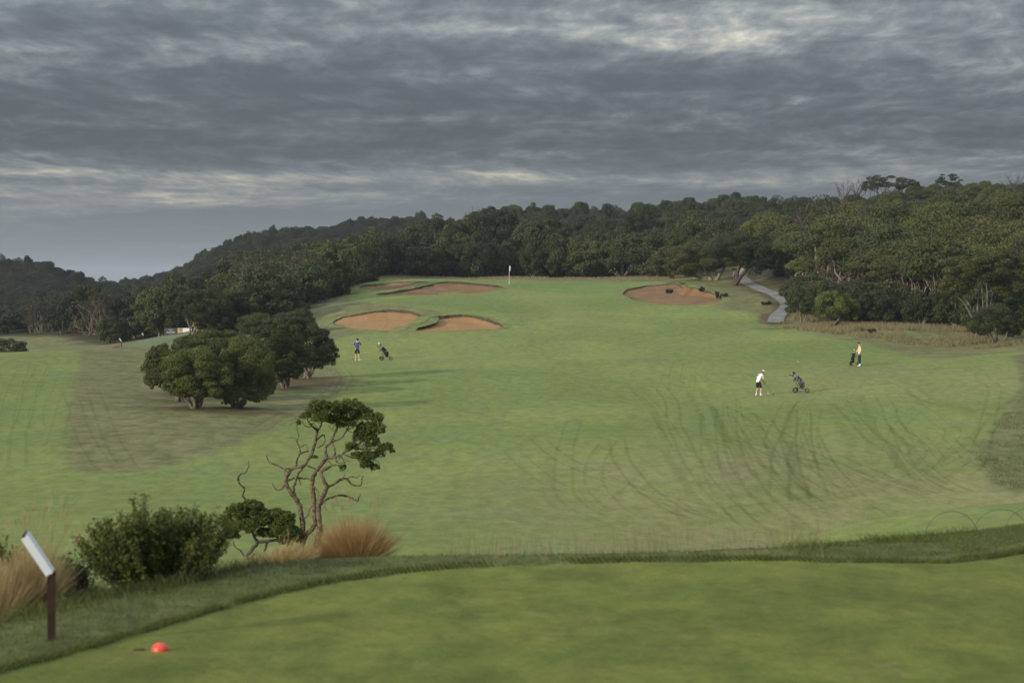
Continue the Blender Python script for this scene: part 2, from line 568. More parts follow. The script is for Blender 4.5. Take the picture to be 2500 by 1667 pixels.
BUNKERS = {
    'front_left': [(811, 788, .12), (831, 776, .30), (862, 769, .38), (902, 762, .45), (943, 757, .55), (974, 757, .62), (1004, 761, .62), (1027, 768, .40), (1038, 775, .12), (1034, 783, .05),
                   (1022, 789, .05), (1006, 793, .05), (988, 798, .05), (976, 807, .05), (943, 806, .05), (902, 805, .05), (862, 802, .05), (831, 797, .06)],
    'front_right': [(990, 807, .25), (1000, 798, .55), (1021, 793, .80), (1037, 787, .95), (1050, 776, .85), (1076, 772, .60), (1117, 769, .50), (1147, 770, .50), (1178, 775, .48), (1204, 783, .42), (1225, 793, .30),
                    (1226, 799, .10), (1204, 804, .05), (1168, 805, .05), (1106, 807, .05), (1045, 808, .05)],
    'green_side': [(916, 720, .25), (927, 716, .45), (953, 714, .55), (984, 707, .60), (1015, 700, .60), (1045, 692, .55), (1076, 689, .50), (1106, 688, .50), (1137, 690, .50), (1168, 693, .50), (1209, 697, .45), (1229, 700, .3),
                   (1225, 704, .08), (1198, 710, .06), (1168, 716, .06), (1143, 717.5, .05), (1106, 714, .05), (1076, 715, .05), (1062, 720, .05), (1035, 721, .05), (1004, 720, .05), (974, 720, .05), (943, 721, .06)],
    'green_back': [(880, 699, .3), (900, 695, .35), (923, 694, .35), (964, 689, .3), (994, 688, .3), (1025, 688, .2), (1043, 689, .1), (1015, 695, .05), (984, 703, .05), (953, 707, .05), (902, 707, .05), (880, 706, .08)],
    'right': [(1520, 719, .20), (1527, 709, .35), (1549, 703, .40), (1578, 698, .35), (1617, 695, .25), (1656, 694, .2), (1676, 698, .15), (1696, 702, .12), (1719, 709, .12), (1744, 718, .12), (1764, 726, .10),
              (1755, 736, .05), (1725, 742, .05), (1676, 745, .05), (1637, 745, .05), (1598, 741, .05), (1559, 734, .06), (1535, 727, .08)],
}
B_OUT = {}
for bn, bp in BUNKERS.items():
    g3 = Gs(bp)
    B_OUT[bn] = smooth_closed(np.c_[g3[:, :2], [b[2] for b in bp]], 120)

ROUGH_ISLAND = Gs([(218, 852), (180, 925), (161, 1010), (157, 1105), (175, 1143), (229, 1156), (319, 1153), (446, 1132), (553, 1095), (659, 1052), (744, 1010), (829, 962), (850, 925), (815, 893), (770, 880), (735, 905), (690, 925), (560, 880), (450, 866), (330, 864)])[:, :2]
ROUGH_RIGHT = np.vstack([Gs(z2([(2250, 50), (2330, 110), (2335, 230), (2280, 300), (2200, 420), (2130, 520), (2095, 600), (2100, 680), (2150, 760), (2200, 820), (2300, 860)], 1500, 850, .4252))[:, :2],
                         [on(2560, 100)[:2], on(2900, 110)[:2], on(2900, 170)[:2], on(2520, 181)[:2]]])
ROUGH_EDGE = np.vstack([Gs([(1735, 748), (1790, 757), (1850, 770), (1885, 797), (1990, 815), (2100, 840), (2200, 865), (2255, 876)])[:, :2], [on(2400, 181)[:2], on(2500, 182)[:2], on(2900, 182)[:2], on(2900, 330)[:2], on(1950, 350)[:2], on(1850, 380)[:2], on(1700, 300)[:2], on(1690, 275)[:2], on(1650, 268)[:2], on(1700, 262)[:2]]])
ROUGH_BUNK = np.vstack([Gs([(827, 826), (862, 817), (923, 812), (985, 812), (1050, 797), (1102, 766), (1055, 758), (994, 749), (913, 739), (872, 731)])[:, :2], [on(800, 262)[:2], on(700, 262)[:2], on(700, 222)[:2], on(780, 205)[:2]]])
ROUGH_BACK = np.array([on(a, b)[:2] for a, b in [(700, 290), (860, 292), (930, 297), (1050, 297), (1150, 302), (1250, 305), (1350, 303), (1480, 300), (1560, 292), (1640, 280), (1760, 300), (1760, 420), (1000, 420), (700, 400)]])
ROUGH_LEFT = np.vstack([[on(-500, 182)[:2], on(0, 181)[:2], on(120, 182)[:2], on(222, 186)[:2], on(330, 206)[:2], on(390, 211)[:2], on(480, 213)[:2], on(560, 210)[:2], on(640, 212)[:2], on(720, 216)[:2], on(760, 222)[:2], on(830, 262)[:2]], [on(700, 400)[:2], on(-500, 400)[:2]]])
GREEN = Gs([(1236, 701), (1260, 693), (1350, 686), (1460, 686), (1540, 692), (1560, 700), (1520, 712), (1450, 719), (1340, 714)])[:, :2]
LTEE = np.array([on(a, b)[:2] for a, b in [(308, 217), (480, 217), (480, 243), (400, 246), (345, 242)]])
PALE = np.array([on(a, b)[:2] for a, b in [(20, 232), (110, 232), (120, 256), (20, 256)]])
DIRT = [(Gs([(520, 1000)])[0], 5.6, 2.6), (Gs([(585, 1005)])[0], 4.2, 1.5), (Gs([(760, 930)])[0], 4.2, 6.5), (Gs([(445, 965)])[0], 3.2, 3.0)]
FEDGE = [(-400, 290), (60, 288), (150, 280), (220, 264), (290, 250), (400, 254), (470, 250), (480, 222), (560, 216), (640, 222), (720, 232), (780, 246), (800, 256), (830, 266), (880, 288), (900, 300), (960, 309), (1100, 314), (1250, 317),
         (1400, 317), (1550, 314), (1640, 309), (1700, 300), (1760, 296), (1785, 300), (1800, 345), (1850, 345), (1850, 300), (1880, 274), (1900, 262), (1938, 238), (2000, 226), (2100, 222), (2200, 214), (2300, 208), (2400, 203), (2500, 200), (2900, 192)]
FOREST = np.array([on(a, b)[:2] for a, b in FEDGE] + [on(2900, 900)[:2], on(-400, 900)[:2]])
PATH_C = smooth_open(Gs([(1893, 789), (1895, 780), (1901, 769), (1913, 758), (1923, 748), (1920, 738), (1904, 726), (1878, 714), (1853, 705), (1831, 695), (1814, 684), (1804, 674), (1806, 664), (1818, 654), (1828, 646), (1826, 640)])[:, :2], 0.5)


def region(poly, edge=0.35, jit=0.5, sc=2.0, seed=11):
    poly = np.asarray(poly, float)
    lo = poly.min(0) - 6; hi = poly.max(0) + 6
    m = (GX > lo[0]) & (GX < hi[0]) & (GY > lo[1]) & (GY < hi[1])
    out = np.zeros(sh)
    d = sdist(GX[m], GY[m], poly) + (vnoise(GX[m] / sc, GY[m] / sc, seed) - .5) * jit
    out[m] = 1 - sstep(d, -edge, edge)
    return out


a_rough = np.maximum.reduce([region(ROUGH_ISLAND), region(ROUGH_RIGHT), region(ROUGH_EDGE, .8, 1.6), region(ROUGH_BUNK), region(ROUGH_BACK, .8, 1.5), region(ROUGH_LEFT)])
a_green = np.maximum.reduce([region(GREEN, .5, .2), region(PALE, 1.0, .5)])
a_ltee = region(LTEE, .3, .2)
a_forest = region(FOREST, 2.5, 4.0, 3.0)
a_forest = np.maximum(a_forest, ((rr > 440) | (np.abs(GX) > 0.30 * GY + 90)).astype(float) * (GY > 150))
a_dirt = np.zeros(sh)
for c, rx, ry in DIRT:
    q = np.hypot((GX - c[0]) / rx, (GY - c[1]) / ry) + (vnoise(GX / .9, GY / .9, 21) - .5) * .7
    a_dirt = np.maximum(a_dirt, .75 * (1 - sstep(q, .35, 1.05)))
pc = PATH_C[::4]
sub = (GX > pc[:, 0].min() - 4) & (GX < pc[:, 0].max() + 4) & (GY > pc[:, 1].min() - 4) & (GY < pc[:, 1].max() + 4)
dp = np.full(sh, 99.0)
for c in pc:
    dp[sub] = np.minimum(dp[sub], np.hypot(GX[sub] - c[0], GY[sub] - c[1]))
a_dirt = np.maximum(a_dirt, .8 * (1 - sstep(dp + (vnoise(GX / 1.1, GY / 1.1, 23) - .5) * 1.4, 1.2, 2.1)))
worn = G(1885, 802)
a_dirt = np.maximum(a_dirt, .55 * (1 - sstep(np.hypot((GX - worn[0]) / 3.5, (GY - worn[1]) / 5) + (vnoise(GX / 1.1, GY / 1.5, 24) - .5) * .8, .3, 1.0)))
a_tee = 1 - sstep(ts, -0.03, 0.03)
a_collar = (1 - sstep(cs, 0.2, 1.6)) * (1 - a_tee)
a_bank = sstep(cs, 0.0, 1.0) * (1 - sstep(rr, 34, 46)) * near

# the sand pits are sunk into the ground sheet
carve = np.zeros(sh, bool)
for bn, bo in B_OUT.items():
    lo = bo[:, :2].min(0) - 3; hi = bo[:, :2].max(0) + 3
    m = (GX > lo[0]) & (GX < hi[0]) & (GY > lo[1]) & (GY < hi[1])
    d = np.full(sh, 9.0)
    d[m] = sdist(GX[m], GY[m], bo[:, :2])
    carve |= d < 0.12
gz = np.where(carve, gz0 - 9.0, gz0)


def ground_material():
    m = bpy.data.materials.new('turf')
    m.use_nodes = True
    k = NT(m.node_tree)
    b = m.node_tree.nodes['Principled BSDF']
    geo = k.n('ShaderNodeNewGeometry').outputs['Position']
    big = k.noise(k.vmath('MULTIPLY', geo, (.05, .035, 0)), 1.0, 4, .55)
    mid = k.noise(k.vmath('MULTIPLY', geo, (.22, .11, 0)), 1.0, 5, .6, .4)
    streak = k.noise(k.vmath('MULTIPLY', geo, (.35, 1.3, 0)), 1.0, 4, .6, .3)
    fine = k.noise(geo, 2.6, 6, .7)
    grain = k.noise(k.vmath('MULTIPLY', geo, (1, 1, .2)), 11.0, 4, .7)
    # fairway: couch grass with yellower and bluer patches, drying towards the near right
    f = k.mix(k.smooth(big, .36, .64), (0.145, 0.181, 0.041), (0.192, 0.210, 0.053))
    f = k.mix(k.math('MULTIPLY', k.smooth(mid, .44, .66), .75), f, (0.146, 0.188, 0.060))
    f = k.mix(k.math('MULTIPLY', k.smooth(streak, .52, .74), .35), f, (0.162, 0.157, 0.067))
    dry = k.attr('dry')
    f = k.mix(k.math('MULTIPLY', dry, k.smooth(mid, .25, .60)), f, (0.218, 0.202, 0.080))
    f = k.mix(k.math('MULTIPLY', k.smooth(fine, .5, .8), .30), f, (0.081, 0.093, 0.029))
    f = k.mix(k.math('MULTIPLY', k.smooth(grain, .52, .75), .22), f, (0.174, 0.171, 0.073))
    # rough
    rn = k.noise(k.vmath('MULTIPLY', geo, (.7, .6, .5)), 1.0, 6, .68, .5)
    r = k.mix(k.smooth(rn, .34, .66), (0.100, 0.108, 0.032), (0.188, 0.168, 0.074))
    r = k.mix(k.math('MULTIPLY', k.smooth(mid, .5, .7), .5), r, (0.106, 0.128, 0.036))
    r = k.mix(k.math('MULTIPLY', k.smooth(grain, .45, .7), .45), r, (0.185, 0.165, 0.078))
    r = k.mix(k.math('MULTIPLY', k.smooth(fine, .52, .75), .5), r, (0.062, 0.066, 0.022))
    tn = k.noise(k.vmath('MULTIPLY', geo, (.9, .55, 0)), 1.0, 5, .6, .4)
    t = k.mix(k.smooth(tn, .33, .67), (0.098, 0.122, 0.019), (0.150, 0.157, 0.028))
    t = k.mix(k.math('MULTIPLY', k.smooth(k.noise(k.vmath('MULTIPLY', geo, (2.2, 1.2, 0)), 1.0, 4, .6), .56, .75), .55), t, (0.205, 0.185, 0.062))
    t = k.mix(k.math('MULTIPLY', k.smooth(k.noise(geo, 5.0, 5, .7), .45, .70), .35), t, (0.058, 0.072, 0.016))
    cn = k.noise(geo, 3.0, 6, .7, .3)
    c = k.mix(k.smooth(cn, .35, .65), (0.064, 0.076, 0.019), (0.120, 0.131, 0.040))
    c = k.mix(k.math('MULTIPLY', k.smooth(k.noise(geo, 14.0, 4, .7), .5, .75), .5), c, (0.036, 0.045, 0.014))
    bank = k.mix(k.smooth(cn, .35, .65), (0.043, 0.049, 0.018), (0.118, 0.093, 0.039))
    col = k.mix(k.attr('rough'), f, r)
    col = k.mix(k.attr('green'), col, k.mix(k.smooth(mid, .3, .7), (0.128, 0.176, 0.044), (0.155, 0.200, 0.055)))
    col = k.mix(k.attr('ltee'), col, k.mix(k.smooth(mid, .3, .7), (0.127, 0.156, 0.078), (0.149, 0.171, 0.086)))
    dirt = k.mix(k.smooth(fine, .35, .65), (0.065, 0.036, 0.019), (0.108, 0.066, 0.035))
    col = k.mix(k.attr('dirt'), col, dirt)
    litter = k.mix(k.smooth(fine, .35, .65), (0.032, 0.028, 0.014), (0.065, 0.053, 0.026))
    col = k.mix(k.attr('forest'), col, litter)
    col = k.mix(k.attr('bank'), col, bank)
    col = k.mix(k.attr('collar'), col, c)
    col = k.mix(k.attr('tee'), col, t)
    mott = k.noise(k.vmath('MULTIPLY', geo, (1.5, .6, 0)), 1.0, 8, .76, .2)
    mv = k.smooth(mott, .30, .70, .78, 1.22)
    blot = k.smooth(k.noise(k.vmath('MULTIPLY', geo, (.13, .06, 0)), 1.0, 4, .6, .8), .34, .66, .94, 1.06)
    mv = k.math('MULTIPLY', mv, blot)
    col = k.mix(1.0, col, k.comb(mv, mv, mv), 'MULTIPLY')
    k.put(b.inputs['Base Color'], col)
    b.inputs['Roughness'].default_value = .85
    b.inputs['Specular IOR Level'].default_value = .15
    bump = k.n('ShaderNodeBump')
    bump.inputs['Strength'].default_value = .5
    bump.inputs['Distance'].default_value = .05
    k.put(bump.inputs['Height'], k.math('ADD', k.noise(geo, 7.0, 5, .7), k.math('MULTIPLY', fine, .8)))
    k.l.new(bump.outputs[0], b.inputs['Normal'])
    return m


MAT_TURF = ground_material()
c0 = G(2150, 1250, dmin=84)
a_dry = (1 - sstep(np.hypot((GX - c0[0]) / 22, (GY - c0[1]) / 34), .35, 1.1))
c1 = G(2300, 930)
a_dry = np.maximum(a_dry, .6 * (1 - sstep(np.hypot((GX - c1[0]) / 16, (GY - c1[1]) / 26), .3, 1.1)))
nx, ny = len(XL), len(YL)
idx = np.arange(nx * ny).reshape(ny, nx)
quads = np.stack([idx[:-1, :-1], idx[:-1, 1:], idx[1:, 1:], idx[1:, :-1]], -1).reshape(-1, 4)
gme = mesh_quads('ground', np.stack([GX, GY, gz], -1), quads, MAT_TURF, True,
                 {'rough': a_rough.ravel(), 'green': a_green.ravel(), 'ltee': a_ltee.ravel(), 'forest': a_forest.ravel(), 'dirt': a_dirt.ravel(),
                  'bank': a_bank.ravel(), 'collar': a_collar.ravel(), 'tee': a_tee.ravel(), 'dry': a_dry.ravel()})
tag(link(bpy.data.objects.new('ground', gme)), kind='structure')

# ---------------------------------------------------------------- bunkers
def sand_material(name, c1_, c2_, c3_):
    m = bpy.data.materials.new(name)
    m.use_nodes = True
    k = NT(m.node_tree)
    b = m.node_tree.nodes['Principled BSDF']
    geo = k.n('ShaderNodeNewGeometry').outputs['Position']
    n = k.noise(k.vmath('MULTIPLY', geo, (.5, .3, .8)), 1.0, 5, .6, .4)
    g = k.noise(geo, 5.0, 6, .7)
    st = k.noise(k.vmath('MULTIPLY', geo, (3.5, .5, .5)), 1.0, 4, .6, .6)
    col = k.mix(k.smooth(n, .33, .67), c1_, c2_)
    col = k.mix(k.math('MULTIPLY', k.smooth(g, .48, .75), .5), col, c3_)
    col = k.mix(k.math('MULTIPLY', k.smooth(st, .5, .72), .3), col, c3_)
    k.put(b.inputs['Base Color'], col)
    b.inputs['Roughness'].default_value = .95
    b.inputs['Specular IOR Level'].default_value = .1
    bump = k.n('ShaderNodeBump')
    bump.inputs['Strength'].default_value = .6
    bump.inputs['Distance'].default_value = .06
    k.put(bump.inputs['Height'], k.math('ADD', g, st))
    k.l.new(bump.outputs[0], b.inputs['Normal'])
    return m


MAT_SAND = sand_material('orange_sand', (.330, .190, .086), (.280, .155, .068), (.195, .105, .046))
MAT_SAND_D = sand_material('damp_brown_sand', (.180, .104, .054), (.222, .134, .068), (.112, .064, .036))
MAT_LIP = principled('turf_and_soil_lip', (.070, .056, .028), .95, .1, 0, .5, 4.0)


def bunker(bn, label, mat, depth):
    bo = B_OUT[bn]
    P = bo[:, :2]; lip = bo[:, 2] * .46
    lip = lip * (0.7 + .6 * vnoise(np.arange(len(lip)) / 5.0, np.zeros(len(lip)), 31))
    n = len(P)
    tan = np.roll(P, -1, 0) - np.roll(P, 1, 0)
    nor = np.stack([tan[:, 1], -tan[:, 0]], 1)
    nor /= np.linalg.norm(nor, axis=1)[:, None]
    if (sdist(*(P + nor * .05).T, P) < 0).mean() > .5: nor = -nor
    c = P.mean(0)
    root = empty('bunker', (c[0], c[1], float(H(*c))))
    off = np.array([c[0], c[1], float(H(*c))])
    jit = (vnoise(np.arange(n) / 1.7, np.ones(n), 32) - .5) * .30
    O = P + nor * jit[:, None]
    ze = H(O[:, 0], O[:, 1])

    def ring(d, dz):
        q = P + nor * d[:, None] if not np.isscalar(d) else P + nor * d
        return np.c_[q, H(q[:, 0], q[:, 1]) + dz]
    r0 = ring(1.3, -.05)
    r1 = ring(.75, .012)
    r2 = np.c_[O, ze + .02 + .04 * np.clip(lip * 2, 0, 1)]
    inn = O - nor * (.06 + .10 * lip)[:, None]
    r3 = np.c_[inn, ze - .5 * lip]
    inn2 = O - nor * (.12 + .35 * lip)[:, None]
    r4 = np.c_[inn2, ze - lip]

    def strip(rings, name, mt, attrs=None):
        v = np.concatenate(rings) - off
        q = []
        for i in range(len(rings) - 1):
            for j in range(n):
                j2 = (j + 1) % n
                q.append((i * n + j, i * n + j2, (i + 1) * n + j2, (i + 1) * n + j))
        return link(bpy.data.objects.new(name, mesh_quads(name, v, q, mt, True, attrs and {k_: np.full(len(v), a_) for k_, a_ in attrs.items()})), root)
    strip([r0, r1, r2], 'grass_edge', MAT_TURF, {'rough': 0.45})
    strip([r2, r3, r4], 'turf_face', MAT_LIP)
    # the sand falls from under the lip to a floor just below the near edge
    ez = ze - lip
    AA = np.c_[inn2 - c, np.ones(n)]
    pl = np.linalg.lstsq(AA, ez, rcond=None)[0]
    rings = [r4 + np.c_[np.zeros((n, 2)), np.full(n, .02)]]
    for t in (.04, .09, .15, .22, .30, .40, .52, .66, .8, .92, .995):
        q = inn2 * (1 - t) + c * t
        s = float(sstep(np.array(t), 0, .24))
        z = ez * (1 - s) + (np.c_[q - c, np.ones(n)] @ pl - depth) * s - depth * .8 * math.sin(min(1, t * 3) * math.pi / 2)
        z = z + (vnoise(q[:, 0] / 1.3, q[:, 1] / 1.3, 33) - .5) * .10
        rings.append(np.c_[q, z])
    strip(rings, 'sand', mat)
    return tag(root, label, 'bunker', 'sand bunkers round the green')


bunker('front_left', 'orange sand bunker, left of the joined pair below the blue-shirted golfer\'s line to the flag', MAT_SAND, .1)
bunker('front_right', 'orange sand bunker, right of the joined pair, behind a dark turf tongue', MAT_SAND, .1)
bunker('green_side', 'long brown sand bunker cut into the slope just below the flagstick', MAT_SAND_D, .05)
bunker('green_back', 'narrow brown sand bunker half hidden by scrub left of the green', MAT_SAND_D, .05)
bunker('right', 'wide dark brown sand bunker beside the cart path and leaning trees', MAT_SAND_D, .12)

# ---------------------------------------------------------------- cart path
def ribbon(c, w, zoff, alpha=None):
    """a strip lying on the ground along the 2-D line c; three points across"""
    t = np.gradient(c, axis=0)
    nn = np.stack([-t[:, 1], t[:, 0]], 1)
    nn /= np.linalg.norm(nn, axis=1)[:, None] + 1e-9
    w = np.full(len(c), w) if np.isscalar(w) else w
    L, M_, R_ = c - nn * w[:, None] / 2, c, c + nn * w[:, None] / 2
    v = np.stack([np.c_[q, H(q[:, 0], q[:, 1]) + zoff] for q in (L, M_, R_)], 1).reshape(-1, 3)
    q = []
    for i in range(len(c) - 1):
        for j in range(2):
            q.append((i * 3 + j, i * 3 + j + 1, i * 3 + 4 + j, i * 3 + 3 + j))
    return v, np.array(q)


MAT_PATH = principled('worn_concrete', (.185, .178, .158), .9, .2, 0, .25, .9)
pw = 1.55 + .25 * (vnoise(np.arange(len(PATH_C)) / 9.0, np.zeros(len(PATH_C)), 41) - .5)
v_, q_ = ribbon(PATH_C, pw, .05)
tag(link(bpy.data.objects.new('path', mesh_quads('path', v_, q_, MAT_PATH, True))), kind='structure')

# ---------------------------------------------------------------- wheel tracks pressed into the dewy grass
def track_material():
    m = bpy.data.materials.new('pressed_grass')
    m.use_nodes = True
    k = NT(m.node_tree)
    b = m.node_tree.nodes['Principled BSDF']
    out = m.node_tree.nodes['Material Output']
    geo = k.n('ShaderNodeNewGeometry').outputs['Position']
    n = k.noise(geo, 1.2, 5, .65)
    k.put(b.inputs['Base Color'], k.mix(k.smooth(n, .3, .7), (.082, .108, .028), (.098, .122, .034)))
    b.inputs['Roughness'].default_value = .9
    b.inputs['Specular IOR Level'].default_value = .1
    tr = k.n('ShaderNodeBsdfTransparent')
    mx = k.n('ShaderNodeMixShader')
    k.put(mx.inputs[0], k.math('MULTIPLY', k.attr('alpha'), k.smooth(n, .22, .62, .35, 1.0)))
    k.l.new(tr.outputs[0], mx.inputs[1])
    k.l.new(b.outputs[0], mx.inputs[2])
    k.l.new(mx.outputs[0], out.inputs[0])
    return m


TZ = (1500, 850, .4252)
TRACKS = [
    ([(100, 230), (220, 350), (270, 480), (310, 620), (400, 780), (440, 850), (560, 940), (700, 1000), (900, 1080)], .55, .55),
    ([(250, 200), (330, 300), (350, 450), (420, 600), (520, 760), (700, 940), (860, 1060)], .5, .45),
    ([(420, 190), (480, 350), (520, 500), (600, 660), (760, 830), (940, 960), (1100, 1050)], .55, .6),
    ([(480, 190), (560, 350), (640, 500), (760, 600), (900, 700), (1050, 800), (1250, 900)], .6, .6),
    ([(560, 330), (620, 460), (700, 620), (860, 760), (1040, 880), (1230, 1010)], .6, .6),
    ([(680, 300), (690, 400), (760, 520), (900, 600), (1100, 650), (1500, 760), (1900, 890)], .4, .5),
    ([(1020, 290), (920, 480), (910, 560), (960, 700), (1040, 800), (1060, 900)], .5, .55),
    ([(1010, 300), (990, 450), (1000, 600), (1060, 780), (1180, 900), (1310, 1000)], .75, .65),
    ([(1085, 330), (1090, 500), (1110, 650), (1170, 820), (1230, 900)], .5, .65),
    ([(1110, 430), (1160, 560), (1230, 680), (1330, 800), (1450, 920)], .5, .5),
    ([(1200, 350), (1320, 480), (1370, 560), (1370, 640), (1450, 740), (1560, 830), (1700, 880)], .8, .55),
    ([(1300, 340), (1420, 470), (1470, 580), (1460, 640), (1560, 740), (1760, 820), (1900, 880)], .65, .55),
    ([(1400, 250), (1500, 480), (1570, 580), (1660, 700), (1720, 790), (1850, 870)], .7, .6),
    ([(1520, 260), (1620, 440), (1700, 600), (1800, 700), (1950, 800), (2200, 860)], .5, .5),
    ([(1700, 190), (1670, 230), (1720, 290), (1850, 330), (2060, 370), (2330, 410)], .55, .5),
    ([(1900, 80), (1780, 170), (1760, 230), (1830, 290), (2000, 340), (2200, 390)], .55, .5),
    ([(2330, 60), (2340, 200), (2290, 280), (2150, 420), (2000, 560), (1850, 660), (1700, 730), (1540, 750)], .6, .65),
    ([(2180, 400), (2080, 580), (1950, 670), (1780, 720)], .4, .5),
    ([(0, 420), (300, 460), (700, 540), (1100, 650), (1500, 780), (1700, 870)], .35, .55),
    ([(0, 440), (250, 490), (600, 560), (900, 605), (1200, 680)], .3, .5),
    ([(0, 715), (300, 750), (800, 790), (1200, 830), (1500, 840)], .3, .5),
    ([(0, 980), (400, 950), (900, 900), (1300, 850), (1550, 800)], .3, .5),
    ([(20, 500), (40, 640), (120, 760), (250, 860), (430, 960), (600, 1030)], .5, .55),
    ([(0, 800), (200, 880), (500, 980), (800, 1060)], .45, .55),
    ([(1240, 160), (1100, 300), (1000, 420)], .4, .4),
    ([(1500, 170), (1420, 250), (1350, 340)], .4, .35),
    ([(380, 60), (350, 150), (330, 260)], .5, .3),
    ([(490, 40), (440, 140), (430, 240)], .5, .3),
    ([(1560, 440), (1700, 520), (1780, 620), (1900, 760)], .3, .4),
    ([(1640, 420), (1800, 470), (1880, 560), (1960, 680)], .3, .4),
    ([(1900, 400), (1940, 480), (1900, 560), (1760, 700), (1600, 800)], .3, .4),
    ([(2030, 180), (1900, 270), (1760, 340), (1640, 440), (1600, 560), (1560, 720)], .35, .35),
    ([(620, 680), (720, 740), (900, 860), (1060, 960)], .7, .4),
    ([(1290, 240), (1330, 330), (1480, 380), (1640, 420), (1850, 440)], .3, .35),
]
TR_FULL = [
    ([(1112, 1130), (1105, 1260), (1190, 1340), (1240, 1370)], .5, .45), ([(1170, 1130), (1190, 1265), (1300, 1375)], .5, .45),
    ([(1285, 1050), (1380, 1125), (1540, 1190), (1800, 1255), (2010, 1290)], .4, .5),
    ([(1240, 1090), (1330, 1170), (1500, 1240), (1760, 1320)], .35, .4),
    ([(105, 890), (75, 955), (45, 1060), (35, 1150)], .5, .35), ([(190, 915), (150, 1020), (130, 1100)], .4, .25), ([(225, 935), (265, 1060), (320, 1150)], .5, .5), ([(170, 960), (215, 1080), (262, 1160)], .5, .35),
    ([(60, 880), (20, 1000), (0, 1100)], .4, .3), ([(140, 900), (90, 1000), (95, 1060)], .4, .3),
    ([(1000, 1130), (1350, 1160), (1700, 1190)], .3, .3), ([(560, 1180), (900, 1150), (1300, 1140)], .25, .3), ([(640, 1040), (900, 1060), (1250, 1130), (1500, 1155)], .25, .35),
    ([(980, 960), (1200, 1010), (1480, 1040), (1560, 1055)], .25, .35), ([(1180, 905), (1300, 870), (1440, 800)], .3, .3), ([(1420, 880), (1300, 850), (1200, 810), (1250, 790), (1400, 770)], .3, .3),
    ([(1500, 770), (1650, 790), (1800, 820), (1950, 845)], .3, .35), ([(1560, 760), (1720, 775), (1880, 800)], .3, .3), ([(1620, 850), (1700, 830), (1850, 820), (2000, 830), (2200, 870)], .3, .35),
    ([(1890, 795), (1960, 805), (2080, 825), (2260, 855), (2500, 880)], .35, .45), ([(1900, 800), (1990, 812), (2140, 838), (2320, 868)], .3, .45),
    ([(1750, 1020), (1800, 1100), (1840, 1190)], .35, .3), ([(1540, 930), (1600, 1000), (1680, 1120)], .4, .3),
]
TRZ = z2([(2180, 500), (2300, 600), (2230, 740), (2090, 830), (1800, 950), (1500, 1090), (1300, 1220)], 320, 780, .2296)
TRZ2 = z2([(2140, 510), (2230, 600), (2160, 740), (2010, 840), (1720, 960), (1420, 1100), (1220, 1215)], 320, 780, .2296)
alltr = [(z2(p, *TZ), w, a) for p, w, a in TRACKS] + TR_FULL + [(TRZ, .4, .65), (TRZ2, .35, .5)]
rk = np.random.default_rng(55)
tv, tq, ta, tn = [], [], [], 0


def lay(c, w_, a_, zo):
    """one wheel line: soft shoulders, even middle"""
    global tn
    t = np.gradient(c, axis=0); nn = np.stack([-t[:, 1], t[:, 0]], 1); nn /= np.linalg.norm(nn, axis=1)[:, None] + 1e-9
    m = len(c)
    w_ = w_ * (.8 + .4 * vnoise(np.arange(m) / 8, np.full(m, zo * 999), 53))
    v = np.stack([np.c_[c + nn * (w_ * o)[:, None], H(*(c + nn * (w_ * o)[:, None]).T) + zo] for o in (-.62, -.34, .34, .62)], 1).reshape(-1, 3)
    fade = np.minimum(1, np.minimum(np.arange(m), np.arange(m)[::-1]) / 7.0)
    body = a_ * fade * (.75 + .5 * vnoise(np.arange(m) / 9, np.full(m, zo * 777), 54))
    al = np.zeros((m, 4)); al[:, 1] = al[:, 2] = body
    q = np.array([(k_ * 4 + j_, k_ * 4 + j_ + 1, k_ * 4 + 5 + j_, k_ * 4 + 4 + j_) for k_ in range(m - 1) for j_ in range(3)])
    tv.append(v); tq.append(q + tn); ta.append(np.clip(al.ravel(), 0, .6)); tn += len(v)


for i, (p, w, a) in enumerate(alltr):
    g_ = Gs(p, dmin=84)[:, :2]
    g_ = g_[g_[:, 1] > 84.5]
    if len(g_) < 2: continue
    c0_ = smooth_open(g_, .7)
    if len(c0_) < 4: continue
    for rep in range(1 if i >= len(TRACKS) else 2):
        c = c0_ + (np.stack([vnoise(np.arange(len(c0_)) / 14, np.full(len(c0_), i + rep * 40), 51), vnoise(np.arange(len(c0_)) / 14, np.full(len(c0_), i + rep * 40), 52)], 1) - .5) * .2
        t = np.gradient(c, axis=0); nn = np.stack([-t[:, 1], t[:, 0]], 1); nn /= np.linalg.norm(nn, axis=1)[:, None] + 1e-9
        if rep:
            lo_ = rk.integers(0, max(1, len(c) // 3)); c = c[lo_:]; nn = nn[lo_:]
            c = c + nn * (rk.normal() * 1.6 + (np.linspace(0, 1, len(c)) * rk.normal() * 2.0)[:, None])
        if len(c) < 6: continue
        zo = .014 + .0011 * ((i * 2 + rep) % 22)
        wide = w > .52 and rep == 0
        for o_ in ((0,) if wide else (-.40, .40)):
            lay(c + nn * o_, np.full(len(c), w * (.72 if wide else .34)), a * (.16 if wide else .28) * (1 if rep == 0 else .7), zo + abs(o_) * .001)
tag(link(bpy.data.objects.new('wheel_tracks', mesh_quads('wheel_tracks', np.concatenate(tv), np.concatenate(tq), track_material(), True, {'alpha': np.concatenate(ta)}))),
    'dark curving wheel tracks pressed into the dewy fairway grass', 'tracks', kind='stuff')

